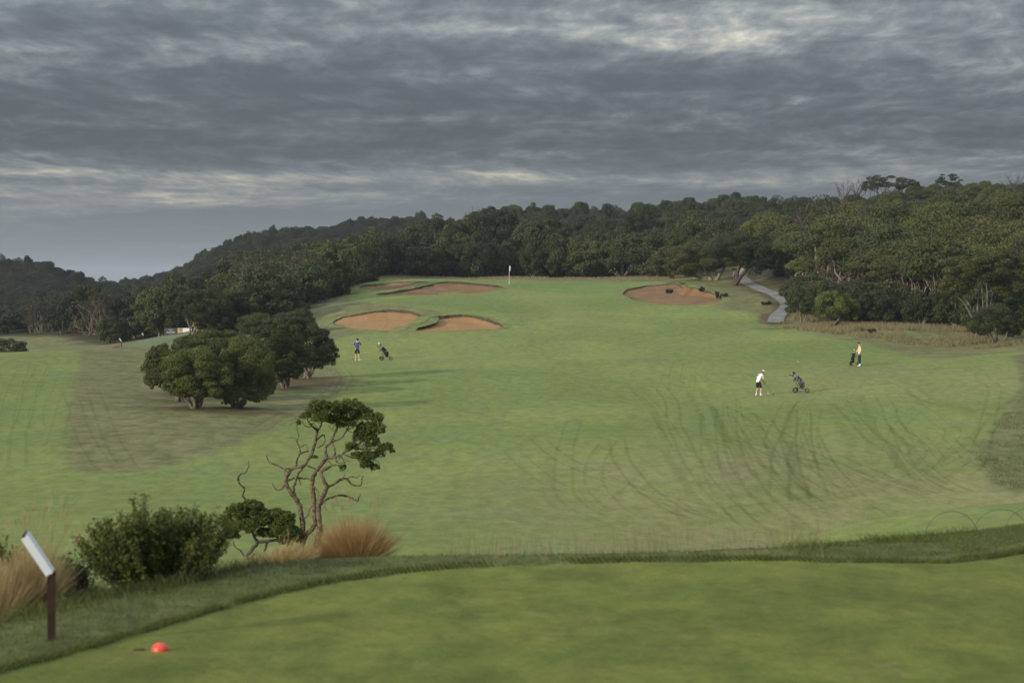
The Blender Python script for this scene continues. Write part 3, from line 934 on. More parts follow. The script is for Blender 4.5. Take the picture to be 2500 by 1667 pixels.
# ---------------------------------------------------------------- foliage
def leaf_material(name, c1_, c2_, c3_, trans=.08):
    m = bpy.data.materials.new(name)
    m.use_nodes = True
    k = NT(m.node_tree)
    out = m.node_tree.nodes['Material Output']
    b = m.node_tree.nodes['Principled BSDF']
    rnd = k.n('ShaderNodeObjectInfo').outputs['Random']
    tint = k.attr('tint')
    col = k.mix(tint, c1_, c2_)
    col = k.mix(k.math('MULTIPLY', k.smooth(rnd, .25, 1.0), .75), col, c3_)
    hs = k.n('ShaderNodeHueSaturation')
    k.put(hs.inputs['Value'], k.math('ADD', .78, k.math('MULTIPLY', k.math('FRACT', k.math('MULTIPLY', rnd, 7.31)), .44)))
    k.put(hs.inputs['Color'], col)
    col = hs.outputs[0]
    k.put(b.inputs['Base Color'], col)
    b.inputs['Roughness'].default_value = .62
    b.inputs['Specular IOR Level'].default_value = .22
    tl = k.n('ShaderNodeBsdfTranslucent')
    k.put(tl.inputs[0], col)
    mx = k.n('ShaderNodeMixShader')
    mx.inputs[0].default_value = trans
    k.l.new(b.outputs[0], mx.inputs[1]); k.l.new(tl.outputs[0], mx.inputs[2]); k.l.new(mx.outputs[0], out.inputs[0])
    return m


LEAF_OLIVE = leaf_material('olive_leaves', (0.037, 0.047, 0.011), (0.086, 0.092, 0.021), (0.053, 0.049, 0.013))
LEAF_GREEN = leaf_material('green_leaves', (0.034, 0.047, 0.012), (0.069, 0.084, 0.021), (0.045, 0.053, 0.018))
LEAF_DARK = leaf_material('dark_leaves', (0.022, 0.032, 0.010), (0.048, 0.060, 0.017), (0.034, 0.037, 0.013))
LEAF_GREY = leaf_material('grey_scrub', (0.044, 0.042, 0.022), (0.077, 0.071, 0.039), (0.062, 0.051, 0.031))
LEAF_MOON = leaf_material('moonah_leaves', (0.043, 0.053, 0.013), (0.096, 0.105, 0.024), (0.072, 0.069, 0.017))
LEAF_BRIGHT = leaf_material('bright_leaves', (0.044, 0.066, 0.010), (0.137, 0.154, 0.029), (0.077, 0.093, 0.016))
LEAF_CLUMP = leaf_material('clump_leaves', (.054, .070, .013), (.114, .130, .025), (.080, .088, .018), .08)
LEAF_SCRUB = leaf_material('scrub_leaves', (0.021, 0.026, 0.011), (0.040, 0.046, 0.018), (0.035, 0.032, 0.018), .06)
BARK = principled('grey_bark', (.165, .140, .108), .9, .1, 0, .45, 6.0)
BARK_D = principled('dark_bark', (.075, .060, .048), .9, .1, 0, .4, 6.0)
BARK_P = principled('pale_bark', (.215, .175, .125), .9, .1, 0, .4, 5.0)


def leaf_quads(P, N, size, rng, asp=.62, tint=None):
    n = len(P)
    a = rng.normal(size=(n, 3))
    t = np.cross(N, a); t /= np.linalg.norm(t, axis=1)[:, None] + 1e-9
    b = np.cross(N, t)
    L = size[:, None] * t * .5; B = size[:, None] * asp * b * .5
    v = np.stack([P - L, P + B * .9 - L * .1, P + L, P - B * .9 - L * .1], 1)
    return v.reshape(-1, 3), np.arange(n * 4).reshape(-1, 4), np.repeat(tint if tint is not None else rng.random(n), 4)


def crown_points(clumps, leaf, cover, rng, low=-.55, jit=.55, core=.16):
    """clumps: list of (centre, radii); leaves on their outer shells, none buried in a neighbour"""
    C = np.array([c for c, r in clumps], float); Rr = np.array([r for c, r in clumps], float)
    PP, NN, TT = [], [], []
    for i in range(len(C)):
        area = 4 * np.pi * (Rr[i].prod() ** (2 / 3)) * .8
        n = max(6, int(cover * area / (leaf * leaf * .32)))
        u = rng.normal(size=(n, 3)); u /= np.linalg.norm(u, axis=1)[:, None]
        u = u[(u[:, 2] > low) | (rng.random(n) < .25)]
        rad = .70 + .36 * rng.random(len(u)) ** .7
        inner = rng.random(len(u)) < core
        rad = np.where(inner, .2 + .5 * rng.random(len(u)), rad)
        p = C[i] + u * Rr[i] * rad[:, None]
        near_i = np.where(np.linalg.norm(C - C[i], axis=1) < (Rr.max(1) + Rr[i].max()))[0]
        ok = np.ones(len(p), bool)
        for j in near_i:
            if j != i:
                ok &= (((p - C[j]) / Rr[j]) ** 2).sum(1) > .45
        nrm = u / Rr[i]; nrm /= np.linalg.norm(nrm, axis=1)[:, None]
        nrm = nrm + rng.normal(size=nrm.shape) * jit
        nrm /= np.linalg.norm(nrm, axis=1)[:, None]
        PP.append(p[ok]); NN.append(nrm[ok]); TT.append(np.clip(rng.random() * .7 + rng.random(ok.sum()) * .3, 0, 1))
    return np.concatenate(PP), np.concatenate(NN), np.concatenate(TT)


def lumps(c, r, k, rng, sub=.34, flat=1.0, low=-.35):
    """break one big ellipsoid into k smaller clumps over its surface"""
    out = []
    c = np.asarray(c, float); r = np.asarray(r, float)
    for i in range(k):
        z = 1 - (i + .5) / k * (1 - low)
        a = i * 2.39996 + rng.random() * .9
        s = math.sqrt(max(0, 1 - z * z))
        u = np.array([s * math.cos(a), s * math.sin(a), z])
        rr_ = r * sub * (.45 + 1.0 * rng.random() ** 1.5)
        rr_[2] *= flat
        out.append((c + u * (r - rr_ * .55) * (.80 + .34 * rng.random()), rr_ * (.8 + .4 * rng.random(3))))
    return out


def crown_mesh(name, clumps, leaf, cover, mat, seed, asp=.62, **kw):
    rng = np.random.default_rng(seed)
    P, N, T = crown_points(clumps, leaf, cover, rng, **kw)
    s = leaf * (.6 + .8 * rng.random(len(P)))
    v, q, t = leaf_quads(P, N, s, rng, asp, T)
    return mesh_quads(name, v, q, mat, False, {'tint': t})


def wob(a, b, n, amp, rng):
    a = np.asarray(a, float); b = np.asarray(b, float)
    t = np.linspace(0, 1, n)[:, None]
    w = np.cumsum(rng.normal(size=(n, 3)), 0); w -= w[0] + (w[-1] - w[0]) * t
    return a + (b - a) * t + w * amp


def stems(ends, r0, rng, base=(0, 0, -.3), fork=.25, sides=6, amp=.10, side_twigs=0):
    mb = MB()
    for e in ends:
        e = np.asarray(e, float)
        b = np.asarray(base) + np.array([rng.normal() * fork, rng.normal() * fork, 0])
        p = wob(b, e, 7, amp * np.linalg.norm(e - b) / 3, rng)
        r = r0 * np.linspace(1.25, .25, 7) * (.75 + .5 * rng.random())
        mb.tube(p, r, sides)
        for _ in range(side_twigs):
            k_ = rng.integers(2, 5)
            d_ = rng.normal(size=3) * .5 + np.array([0, 0, .5])
            mb.tube(wob(p[k_], p[k_] + d_ * np.linalg.norm(e - b) * .3, 5, amp * .4, rng), np.linspace(.5, .15, 5) * r0 * .7, 5)
    return mb


PROTO = {}   # kind -> list of (crown mesh, trunk mesh)


def proto_round(seed, mat, leaf=.20, R_=2.4, Hh=3.6, k=46, cover=1.25):
    rng = np.random.default_rng(seed)
    rx = R_ * (.9 + .3 * rng.random()); ry = R_ * (.9 + .3 * rng.random()); rz = Hh * .52
    cl = lumps((0, 0, Hh - rz), (rx, ry, rz), k, rng, .30, .9, -.75)
    cm = crown_mesh('crown', cl, leaf, cover, mat, seed, low=-.7)
    ends = [c for c, r in cl[::6]]
    return cm, stems(ends, .09, rng).mesh('trunk', BARK, True)


def proto_moonah(seed, mat, leaf=.22, R_=3.2, Hh=6.2, k=22, bark=None):
    rng = np.random.default_rng(seed)
    cl = []
    for i in range(k):
        a = i * 2.39996 + rng.random() * .8
        s = math.sqrt((i + .5) / k)
        h = Hh - .55 - (s ** 2.0) * 1.9 - rng.random() * .5
        rr_ = R_ * (.24 + .13 * rng.random())
        cl.append((np.array([math.cos(a) * s * R_, math.sin(a) * s * R_, h]), np.array([rr_ * 1.15, rr_ * 1.15, rr_ * .62])))
    for i in range(k // 3):
        a = rng.random() * 6.28; s = .75 + .3 * rng.random()
        rr_ = R_ * (.16 + .1 * rng.random())
        cl.append((np.array([math.cos(a) * s * R_, math.sin(a) * s * R_, Hh - 2.6 - rng.random() * 1.3]), np.array([rr_, rr_, rr_ * .6])))
    cm = crown_mesh('crown', cl, leaf, 1.15, mat, seed, low=-.35)
    ends = [c - np.array([0, 0, .2]) for c, r in cl[1::3]]
    mb = stems(ends, .13, rng, fork=.35, amp=.28, side_twigs=2)
    return cm, mb.mesh('trunk', bark or BARK_P, True)


def proto_twiggy(seed, mat, leaf=.16, R_=2.2, Hh=3.2):
    rng = np.random.default_rng(seed)
    cl = lumps((0, 0, Hh * .55), (R_, R_, Hh * .45), 20, rng, .32, .8, -.6)
    cm = crown_mesh('crown', cl, leaf, .55, mat, seed, low=-.8, jit=1.0)
    ends = [c for c, r in cl]
    return cm, stems(ends, .045, rng, fork=.4, amp=.25, side_twigs=3, sides=4).mesh('trunk', BARK, True)


PROTO['round'] = [proto_round(101, LEAF_GREEN), proto_round(102, LEAF_DARK), proto_round(103, LEAF_GREEN, R_=2.0, Hh=3.9), proto_round(104, LEAF_OLIVE, R_=2.7, Hh=3.4, k=50), proto_round(105, LEAF_DARK, leaf=.17, R_=2.2, Hh=4.2)]
PROTO['moonah'] = [proto_moonah(201, LEAF_MOON), proto_moonah(202, LEAF_MOON, R_=3.6, Hh=5.8, k=26), proto_moonah(203, LEAF_OLIVE, R_=2.9, Hh=6.6), proto_moonah(204, LEAF_GREEN, R_=3.3, Hh=6.0)]
PROTO['twiggy'] = [proto_twiggy(301, LEAF_GREY), proto_twiggy(302, LEAF_GREY, R_=2.0, Hh=3.6), proto_twiggy(303, LEAF_OLIVE)]
PROTO['low'] = [proto_round(401, LEAF_GREEN, leaf=.17, R_=1.5, Hh=1.9, k=30), proto_round(402, LEAF_OLIVE, leaf=.16, R_=1.7, Hh=1.6, k=30), proto_round(403, LEAF_DARK, leaf=.16, R_=1.5, Hh=2.2, k=30)]
PROTO['scrub'] = [proto_round(451, LEAF_SCRUB, leaf=.16, R_=2.0, Hh=3.0, k=44), proto_round(452, LEAF_SCRUB, leaf=.15, R_=2.3, Hh=2.6, k=50), proto_round(453, LEAF_SCRUB, leaf=.17, R_=1.8, Hh=3.5, k=40), proto_twiggy(454, LEAF_SCRUB)]
CROWN_OBJ = {}   # a placed crown of each prototype, reused by the distant woods


def place_tree(name, kind, i, loc, s, rz, label, cat, group, sz=None):
    cm, tm = PROTO[kind][i % len(PROTO[kind])]
    root = empty(name, (loc[0], loc[1], loc[2] - .05), rz)
    root.scale = (s, s * (.85 + .3 * rt.random()), s * (sz or 1.0) * (.82 + .4 * rt.random()))
    c = link(bpy.data.objects.new('crown', cm), root)
    link(bpy.data.objects.new('trunk', tm), root)
    CROWN_OBJ.setdefault((kind, i % len(PROTO[kind])), c)
    tag(root, label, cat, group)
    return root


rt = np.random.default_rng(77)


def scatter(poly, spacing, rng):
    """jittered grid of points inside a polygon"""
    poly = np.asarray(poly, float)
    lo = poly.min(0); hi = poly.max(0)
    xs = np.arange(lo[0], hi[0], spacing); ys = np.arange(lo[1], hi[1], spacing * .87)
    X, Y = np.meshgrid(xs, ys)
    X = X + (np.arange(len(ys)) % 2)[:, None] * spacing / 2
    X = X + (rng.random(X.shape) - .5) * spacing * .75; Y = Y + (rng.random(X.shape) - .5) * spacing * .75
    X = X.ravel(); Y = Y.ravel()
    return np.stack([X, Y], 1)[sdist(X, Y, poly) < 0]


def fan(lst):
    return np.array([on(a, b)[:2] for a, b in lst])


def path_clear(p, r=3.0):
    return np.hypot(PATH_C[:, 0] - p[0], PATH_C[:, 1] - p[1]).min() > r


def where(p, lst):
    px_ = p[0] / p[1] * FPX + 1250
    for lim, t in lst:
        if px_ < lim: return t
    return lst[-1][1]


W_GREEN = [(1000, 'behind the narrow left bunker'), (1130, 'behind the long brown bunker'), (1235, 'just left of the flag'), (1330, 'just right of the flag'), (1480, 'behind the right half of the green'), (1620, 'behind the wide right bunker'), (9999, 'left of the cart path')]
W_BELT = [(620, 'behind the sign trees'), (690, 'above the dark clump trees'), (760, 'left of the front bunkers'), (830, 'beside the front bunkers'), (9999, 'beside the narrow upper bunker')]
W_VALE = [(60, 'at the far left edge'), (160, 'above the fairway crest'), (280, 'left of the distant tee'), (400, 'behind the distant tee'), (9999, 'behind the course sign')]
W_EDGE = [(2060, 'near the path end'), (2180, 'past the straw clump'), (2330, 'left of the pale-limbed tree'), (9999, 'near the lone round bush')]
W_WOOD = [(1960, 'beside the cart path'), (2080, 'above the bush at the path bend'), (2200, 'in the middle of the wood edge'), (2330, 'left of the pale-limbed tree'), (9999, 'around the pale-limbed tree')]


# wall of scrub behind the green
ZB = fan([(905, 306), (960, 315), (1100, 320), (1250, 323), (1400, 323), (1550, 320), (1640, 315), (1720, 306), (1780, 308), (1775, 332), (1600, 334), (1250, 337), (900, 332)])
for p in scatter(ZB, 4.1, rt):
    front = p[1] < 327
    kind = 'round' if rt.random() < (.9 if front else .7) else ('twiggy' if rt.random() < .6 else 'moonah')
    i = int(rt.integers(0, 9)); s = (1.1 + .5 * rt.random()) * (1.0 if kind != 'moonah' else .75) * (.85 if front else 1.0)
    z = float(H(*p))
    if kind == 'twiggy':
        place_tree('scrub_bush', kind, i, (*p, z), s * .95, rt.random() * 6.28, 'grey brown twiggy bush in the scrub wall ' + where(p, W_GREEN), 'bush', 'grey bushes behind the green', 1.3)
    elif kind == 'moonah':
        place_tree('coastal_tree', kind, i, (*p, z), s, rt.random() * 6.28, 'flat topped olive tree rising from the scrub ' + where(p, W_GREEN), 'tree', 'flat topped trees behind the green')
    else:
        place_tree('scrub_bush', kind, i, (*p, z), s, rt.random() * 6.28, ('dark green bush in the front row ' if front else 'tall dark bush in the second row ') + where(p, W_GREEN), 'bush', 'dark bushes behind the green', 1.25)

# scrub belt left of the fairway
ZL = fan([(590, 232), (660, 228), (720, 240), (775, 252), (800, 262), (830, 272), (880, 293), (905, 306), (900, 325), (760, 330), (600, 322), (560, 300), (585, 270)])
for p in scatter(ZL, 4.3, rt):
    u_ = rt.random()
    kind = 'round' if u_ < .62 else ('low' if u_ < .74 else 'twiggy')
    i = int(rt.integers(0, 9)); s = 1.0 + .35 * rt.random()
    z = float(H(*p))
    if kind == 'twiggy':
        place_tree('scrub_bush', kind, i, (*p, z), s * 1.1, rt.random() * 6.28, 'brownish bare twigged bush in the scrub belt ' + where(p, W_BELT), 'bush', 'brown bushes left of the bunkers')
    else:
        place_tree('scrub_bush', kind, i, (*p, z), s * (1.5 if kind == 'low' else 1), rt.random() * 6.28, ('low' if kind == 'low' else 'tall') + ' rounded green bush in the scrub belt ' + where(p, W_BELT), 'bush', 'green bushes left of the bunkers')

# scrub at the foot of the left hills
ZV = fan([(-60, 292), (60, 292), (150, 284), (220, 268), (290, 252), (400, 258), (470, 258), (540, 275), (560, 300), (420, 310), (200, 318), (-60, 325)])
for p in scatter(ZV, 5.0, rt):
    u_ = rt.random()
    kind = 'low' if u_ < .30 else ('round' if u_ < .40 else ('scrub' if u_ < .9 else 'twiggy'))
    i = int(rt.integers(0, 12)); s = 1.0 + .45 * rt.random()
    z = float(H(*p))
    lab = {'low': ('low rounded bush in the scrub behind the distant tee', 'low bushes behind the distant tee'), 'round': ('', 'dark bushes below the left hills'), 'scrub': ('', 'dark bushes below the left hills'),
           'twiggy': ('grey twiggy bush in the valley scrub below the left hills', 'grey bushes below the left hills')}[kind]
    place_tree('scrub_bush', kind, i, (*p, z), s, rt.random() * 6.28, {'low': 'low rounded bush ', 'round': 'tall green leafy bush ', 'scrub': 'tall dark leafy bush ', 'twiggy': 'grey twiggy bush '}[kind] + 'in the valley scrub ' + where(p, W_VALE), 'bush', lab[1])

# moonah wood on the right: low bushes along its edge, umbrella crowns behind
ZR1 = fan([(1945, 241), (2000, 229), (2100, 224), (2200, 217), (2300, 211), (2400, 207), (2560, 202), (2560, 210), (2400, 214), (2300, 218), (2200, 224), (2100, 231), (2000, 237), (1960, 248)])
for p in scatter(ZR1, 3.3, rt):
    kind = 'round' if rt.random() < .75 else 'low'
    i = int(rt.integers(0, 9)); s = .72 + .3 * rt.random()
    place_tree('scrub_bush', kind, i, (*p, float(H(*p))), s * (1.35 if kind == 'low' else 1), rt.random() * 6.28, ('low' if kind == 'low' else 'tall') + ' rounded bush along the wood\'s front edge ' + where(p, W_EDGE), 'bush', 'bushes along the wood edge')
ZR2 = fan([(1862, 290), (1900, 270), (1965, 250), (2000, 240), (2100, 234), (2200, 227), (2300, 221), (2400, 217), (2530, 213), (2530, 272), (2300, 275), (2100, 282), (1960, 300), (1870, 325)])
for p in scatter(ZR2, 4.8, rt):
    if not path_clear(p, 4.2): continue
    i = int(rt.integers(0, 9)); s = .86 + .26 * rt.random()
    edge = p[1] < 252
    if rt.random() < .12:
        place_tree('coastal_tree', 'twiggy', i, (*p, float(H(*p))), s * 1.4, rt.random() * 6.28, 'grey half bare tree among umbrella crowns ' + where(p, W_WOOD), 'tree', 'grey trees in the moonah wood', 1.25)
    else:
        place_tree('moonah_tree', 'moonah', i, (*p, float(H(*p))), s, rt.random() * 6.28, ('umbrella crowned tree in the wood\'s first row ' if edge else 'umbrella crowned tree deeper in the wood ') + where(p, W_WOOD), 'tree', 'moonah trees on the right slope')

# ---------------------------------------------------------------- trees that stand apart
def grove_tree(px, py, d, cr, trunk_px, seed, mat, label, cat='tree', leaf=.088, k=44, bark=BARK, group=None, forks=4, name='coastal_tree', sub=.29, limbs=()):
    """cr: list of (px, py, rx, rz) of crown masses in photograph pixels at distance d"""
    rng = np.random.default_rng(seed)
    base = on(px, d)
    m = d / FPX
    root = empty(name, base)
    cl = []
    tops = []
    for cx, cy, rx, rz in cr:
        c = W(cx, cy, d) - base
        c[1] += rng.normal() * .3
        cl += lumps(c, (rx * m, rx * m * .9, rz * m), k, rng, sub, .85, -.8)
        tops.append(c)
    link(bpy.data.objects.new('crown', crown_mesh('crown', cl, leaf, 1.15, mat, seed, low=-.75)), root)
    mb = MB()
    for tx in trunk_px:
        b = on(tx, d) - base
        b[2] -= .15
        b[1] += rng.normal() * .25
        for j in range(forks):
            e = cl[rng.integers(0, len(cl))][0]
            e = e * .6 + tops[j % len(tops)] * .4
            mid = b + (e - b) * .30 + rng.normal(size=3) * .20
            p = np.vstack([wob(b, mid, 4, .05, rng), wob(mid, e, 5, .1, rng)[1:]])
            mb.tube(p, np.linspace(.105, .03, len(p)) * (.8 + .4 * rng.random()), 6)
    for lb in limbs:
        q = np.array([W(a, b, d) - base + np.array([0, rng.normal() * .15, 0]) for a, b, r in lb])
        mb.tube(q, [r for a, b, r in lb], 8)
    link(bpy.data.objects.new('trunk', mb.mesh('trunk', bark, True)), root)
    return tag(root, label, cat, group)


GG = 'trees of the clump on the rough island'
grove_tree(440, 972, 143, [(425, 893, 62, 55), (385, 890, 34, 42), (390, 925, 34, 30), (440, 925, 46, 30)], [432, 447], 501, LEAF_CLUMP, 'leafy tree at the left end of the clump on the rough island', group=GG, bark=BARK)
grove_tree(478, 1012, 136, [(480, 905, 80, 56), (440, 935, 42, 34), (520, 930, 52, 40), (475, 950, 52, 26)], [473, 483], 502, LEAF_CLUMP, 'bright green tree with a pale forked trunk at the front of the clump', group=GG, bark=BARK)
grove_tree(572, 1008, 138, [(600, 890, 66, 60), (560, 920, 52, 46), (635, 925, 38, 46), (590, 962, 62, 28)], [568, 576], 503, LEAF_CLUMP, 'broad green tree on a short pale trunk, front right of the clump', group=GG, bark=BARK)
grove_tree(530, 985, 148, [(540, 848, 86, 38), (480, 852, 56, 36), (600, 862, 60, 42)], [532, 527], 504, LEAF_CLUMP, 'low domed olive tree showing over the top of the clump', group=GG)
grove_tree(690, 940, 154, [(690, 868, 58, 50), (652, 838, 50, 40), (690, 902, 52, 30)], [690, 700], 505, LEAF_OLIVE, 'brownish olive tree between the bright clump and the dark right-hand tree', group=GG)
grove_tree(745, 915, 162, [(755, 845, 58, 50), (720, 808, 52, 36), (792, 862, 32, 36), (755, 880, 44, 24)], [742, 752], 506, LEAF_DARK, 'dark glossy tree at the right end of the clump, beside the blue-shirted golfer', group=GG)
GB = 'dark trees behind the clump'
grove_tree(468, 830, 224, [(500, 752, 62, 46), (455, 742, 28, 32), (520, 785, 40, 26)], [462, 472, 480], 507, LEAF_GREEN, 'spreading dark tree with pale leaning trunks beside the course sign', group=GB, leaf=.12, k=44, bark=BARK_P)
grove_tree(580, 830, 227, [(580, 760, 66, 52), (560, 795, 50, 30), (625, 790, 46, 30)], [575, 585], 508, LEAF_GREEN, 'dense dark tree between the sign tree and the scrub belt', group=GB, leaf=.12, k=44)
grove_tree(660, 825, 230, [(665, 770, 58, 46), (715, 762, 42, 36), (690, 795, 50, 26), (640, 812, 56, 22), (700, 815, 46, 20)], [660], 509, LEAF_GREEN, 'dark green tree just left of the front bunkers, behind the clump', group=GB, leaf=.12, k=44)
grove_tree(635, 826, 213, [(625, 794, 48, 28), (665, 800, 36, 24)], [630], 522, LEAF_GREEN, 'low dense bush wedged between the clump and the dark trees', 'bush', group=None, leaf=.11, k=40, name='round_bush')
grove_tree(705, 824, 214, [(700, 790, 44, 30), (735, 782, 34, 28)], [705], 523, LEAF_GREEN, 'dense bush behind the dark right-hand tree of the clump', 'bush', group=None, leaf=.11, k=40, name='round_bush')
# by the cart path
grove_tree(1740, 697, 282, [(1700, 630, 62, 40), (1760, 625, 50, 40), (1660, 650, 36, 30)], [1736, 1748], 510, LEAF_MOON, 'umbrella tree with pale forked trunk above the right bunker', leaf=.13, k=40, bark=BARK_P, name='moonah_tree', limbs=[[(1741, 700, .30), (1737, 684, .26), (1727, 668, .2), (1715, 650, .12)], [(1744, 700, .28), (1749, 684, .24), (1760, 666, .18), (1775, 645, .1)]])
grove_tree(1793, 703, 272, [(1800, 610, 70, 38), (1850, 625, 50, 36)], [1790], 511, LEAF_DARK, 'leaning dark-stemmed tree arching over the cart path', leaf=.13, k=40, bark=BARK_D, name='moonah_tree', forks=1, limbs=[[(1790, 706, .30), (1797, 686, .25), (1801, 662, .2), (1812, 640, .15), (1818, 620, .1)], [(1794, 698, .26), (1806, 678, .24), (1822, 658, .2), (1842, 642, .15), (1855, 620, .1)]])
grove_tree(1900, 690, 280, [(1880, 625, 60, 55), (1915, 650, 40, 50)], [1888, 1903, 1912], 512, LEAF_DARK, 'dark tree on the far bank of the cart path', leaf=.16, k=24, bark=BARK_D, name='moonah_tree')
grove_tree(1650, 690, 300, [(1640, 635, 48, 36), (1600, 655, 40, 26)], [1650], 513, LEAF_OLIVE, 'rounded olive tree left of the umbrella tree above the right bunker', leaf=.17, k=22)
grove_tree(2395, 800, 200, [(2370, 660, 70, 36), (2450, 650, 75, 40), (2330, 700, 40, 26), (2480, 700, 60, 36)], [2385, 2400, 2412], 514, LEAF_MOON, 'large pale-limbed umbrella tree at the edge of the wood, above the lone round bush', leaf=.13, k=40, bark=BARK, name='moonah_tree', forks=3)
grove_tree(2435, 826, 193, [(2425, 785, 55, 36), (2395, 800, 30, 22), (2465, 800, 28, 26)], [2430], 515, LEAF_GREEN, 'lone round green bush standing out on the dry grass before the wood', 'bush', leaf=.10, k=30, name='round_bush')
grove_tree(1960, 778, 224, [(1950, 740, 34, 34), (1990, 745, 34, 30)], [1955], 516, LEAF_GREEN, 'dense round bush at the bend of the cart path', 'bush', leaf=.12, k=26, name='round_bush')
grove_tree(2040, 795, 219, [(2030, 745, 42, 40), (2070, 755, 34, 34)], [2035], 517, LEAF_BRIGHT, 'yellow-green round bush at the front of the wood, second from the path', 'bush', leaf=.12, k=26, name='round_bush')
grove_tree(30, 862, 205, [(20, 850, 44, 22), (50, 855, 22, 15)], [25], 518, LEAF_DARK, 'dark bush peeping over the fairway crest at the far left edge', 'bush', leaf=.11, k=22, name='round_bush')
# on the skyline
grove_tree(1195, 590, 400, [(1190, 525, 30, 22), (1165, 530, 18, 16), (1215, 545, 26, 26)], [1185, 1195, 1200], 519, LEAF_DARK, 'tall half bare tree breaking the skyline behind the flag', leaf=.2, k=18, bark=BARK_D, forks=7)
grove_tree(2150, 470, 430, [(2165, 445, 50, 18), (2215, 452, 34, 15), (2125, 455, 22, 14)], [2120, 2140, 2150, 2160], 520, LEAF_DARK, 'broad flat-topped tree standing on the right ridge skyline', leaf=.22, k=18, bark=BARK_D, forks=5)
grove_tree(2310, 465, 425, [(2315, 440, 32, 16)], [2305, 2315], 521, LEAF_DARK, 'smaller dark tree on the ridge skyline, right of the flat-topped one', leaf=.22, k=18, bark=BARK_D)


def bare_tree(px, py_top, d, seed, label, h_px, n=9):
    rng = np.random.default_rng(seed)
    base = on(px, d)
    root = empty('bare_tree', base)
    top = W(px, py_top, d) - base
    hh = top[2]
    mb = MB()
    mb.tube(wob((0, 0, -.3), (0, 0, hh * .45), 5, .08, rng), np.linspace(.16, .10, 5), 6)
    link(bpy.data.objects.new('trunk', mb.mesh('trunk', BARK_D, True)), root)
    tw = MB()
    for j in range(n):
        a = rng.random() * 6.28; s = .35 + .65 * rng.random()
        b = np.array([0, 0, hh * (.25 + .3 * rng.random())])
        e = np.array([math.cos(a) * s * hh * .42, math.sin(a) * s * hh * .42, hh * (.75 + .27 * rng.random())])
        p = wob(b, e, 7, .16, rng)
        tw.tube(p, np.linspace(.075, .018, 7), 5)
        for q_ in range(4):
            k_ = rng.integers(2, 6)
            tw.tube(wob(p[k_], p[k_] + rng.normal(size=3) * .5 + np.array([0, 0, .6]), 4, .08, rng), np.linspace(.035, .012, 4), 4)
    link(bpy.data.objects.new('branches', tw.mesh('branches', BARK_D, True)), root)
    tag(root, label, 'tree')


bare_tree(1170, 505, 398, 531, 'leafless branching tree left of the tall skyline tree behind the flag', 60)
bare_tree(2060, 440, 432, 532, 'leafless tree on the ridge, left of the broad flat-topped skyline tree', 40)
bare_tree(2092, 434, 434, 533, 'thin bare tree directly beside the broad flat-topped skyline tree', 45)
bare_tree(2475, 418, 420, 534, 'bare twiggy tree on the ridge at the far right edge', 40)

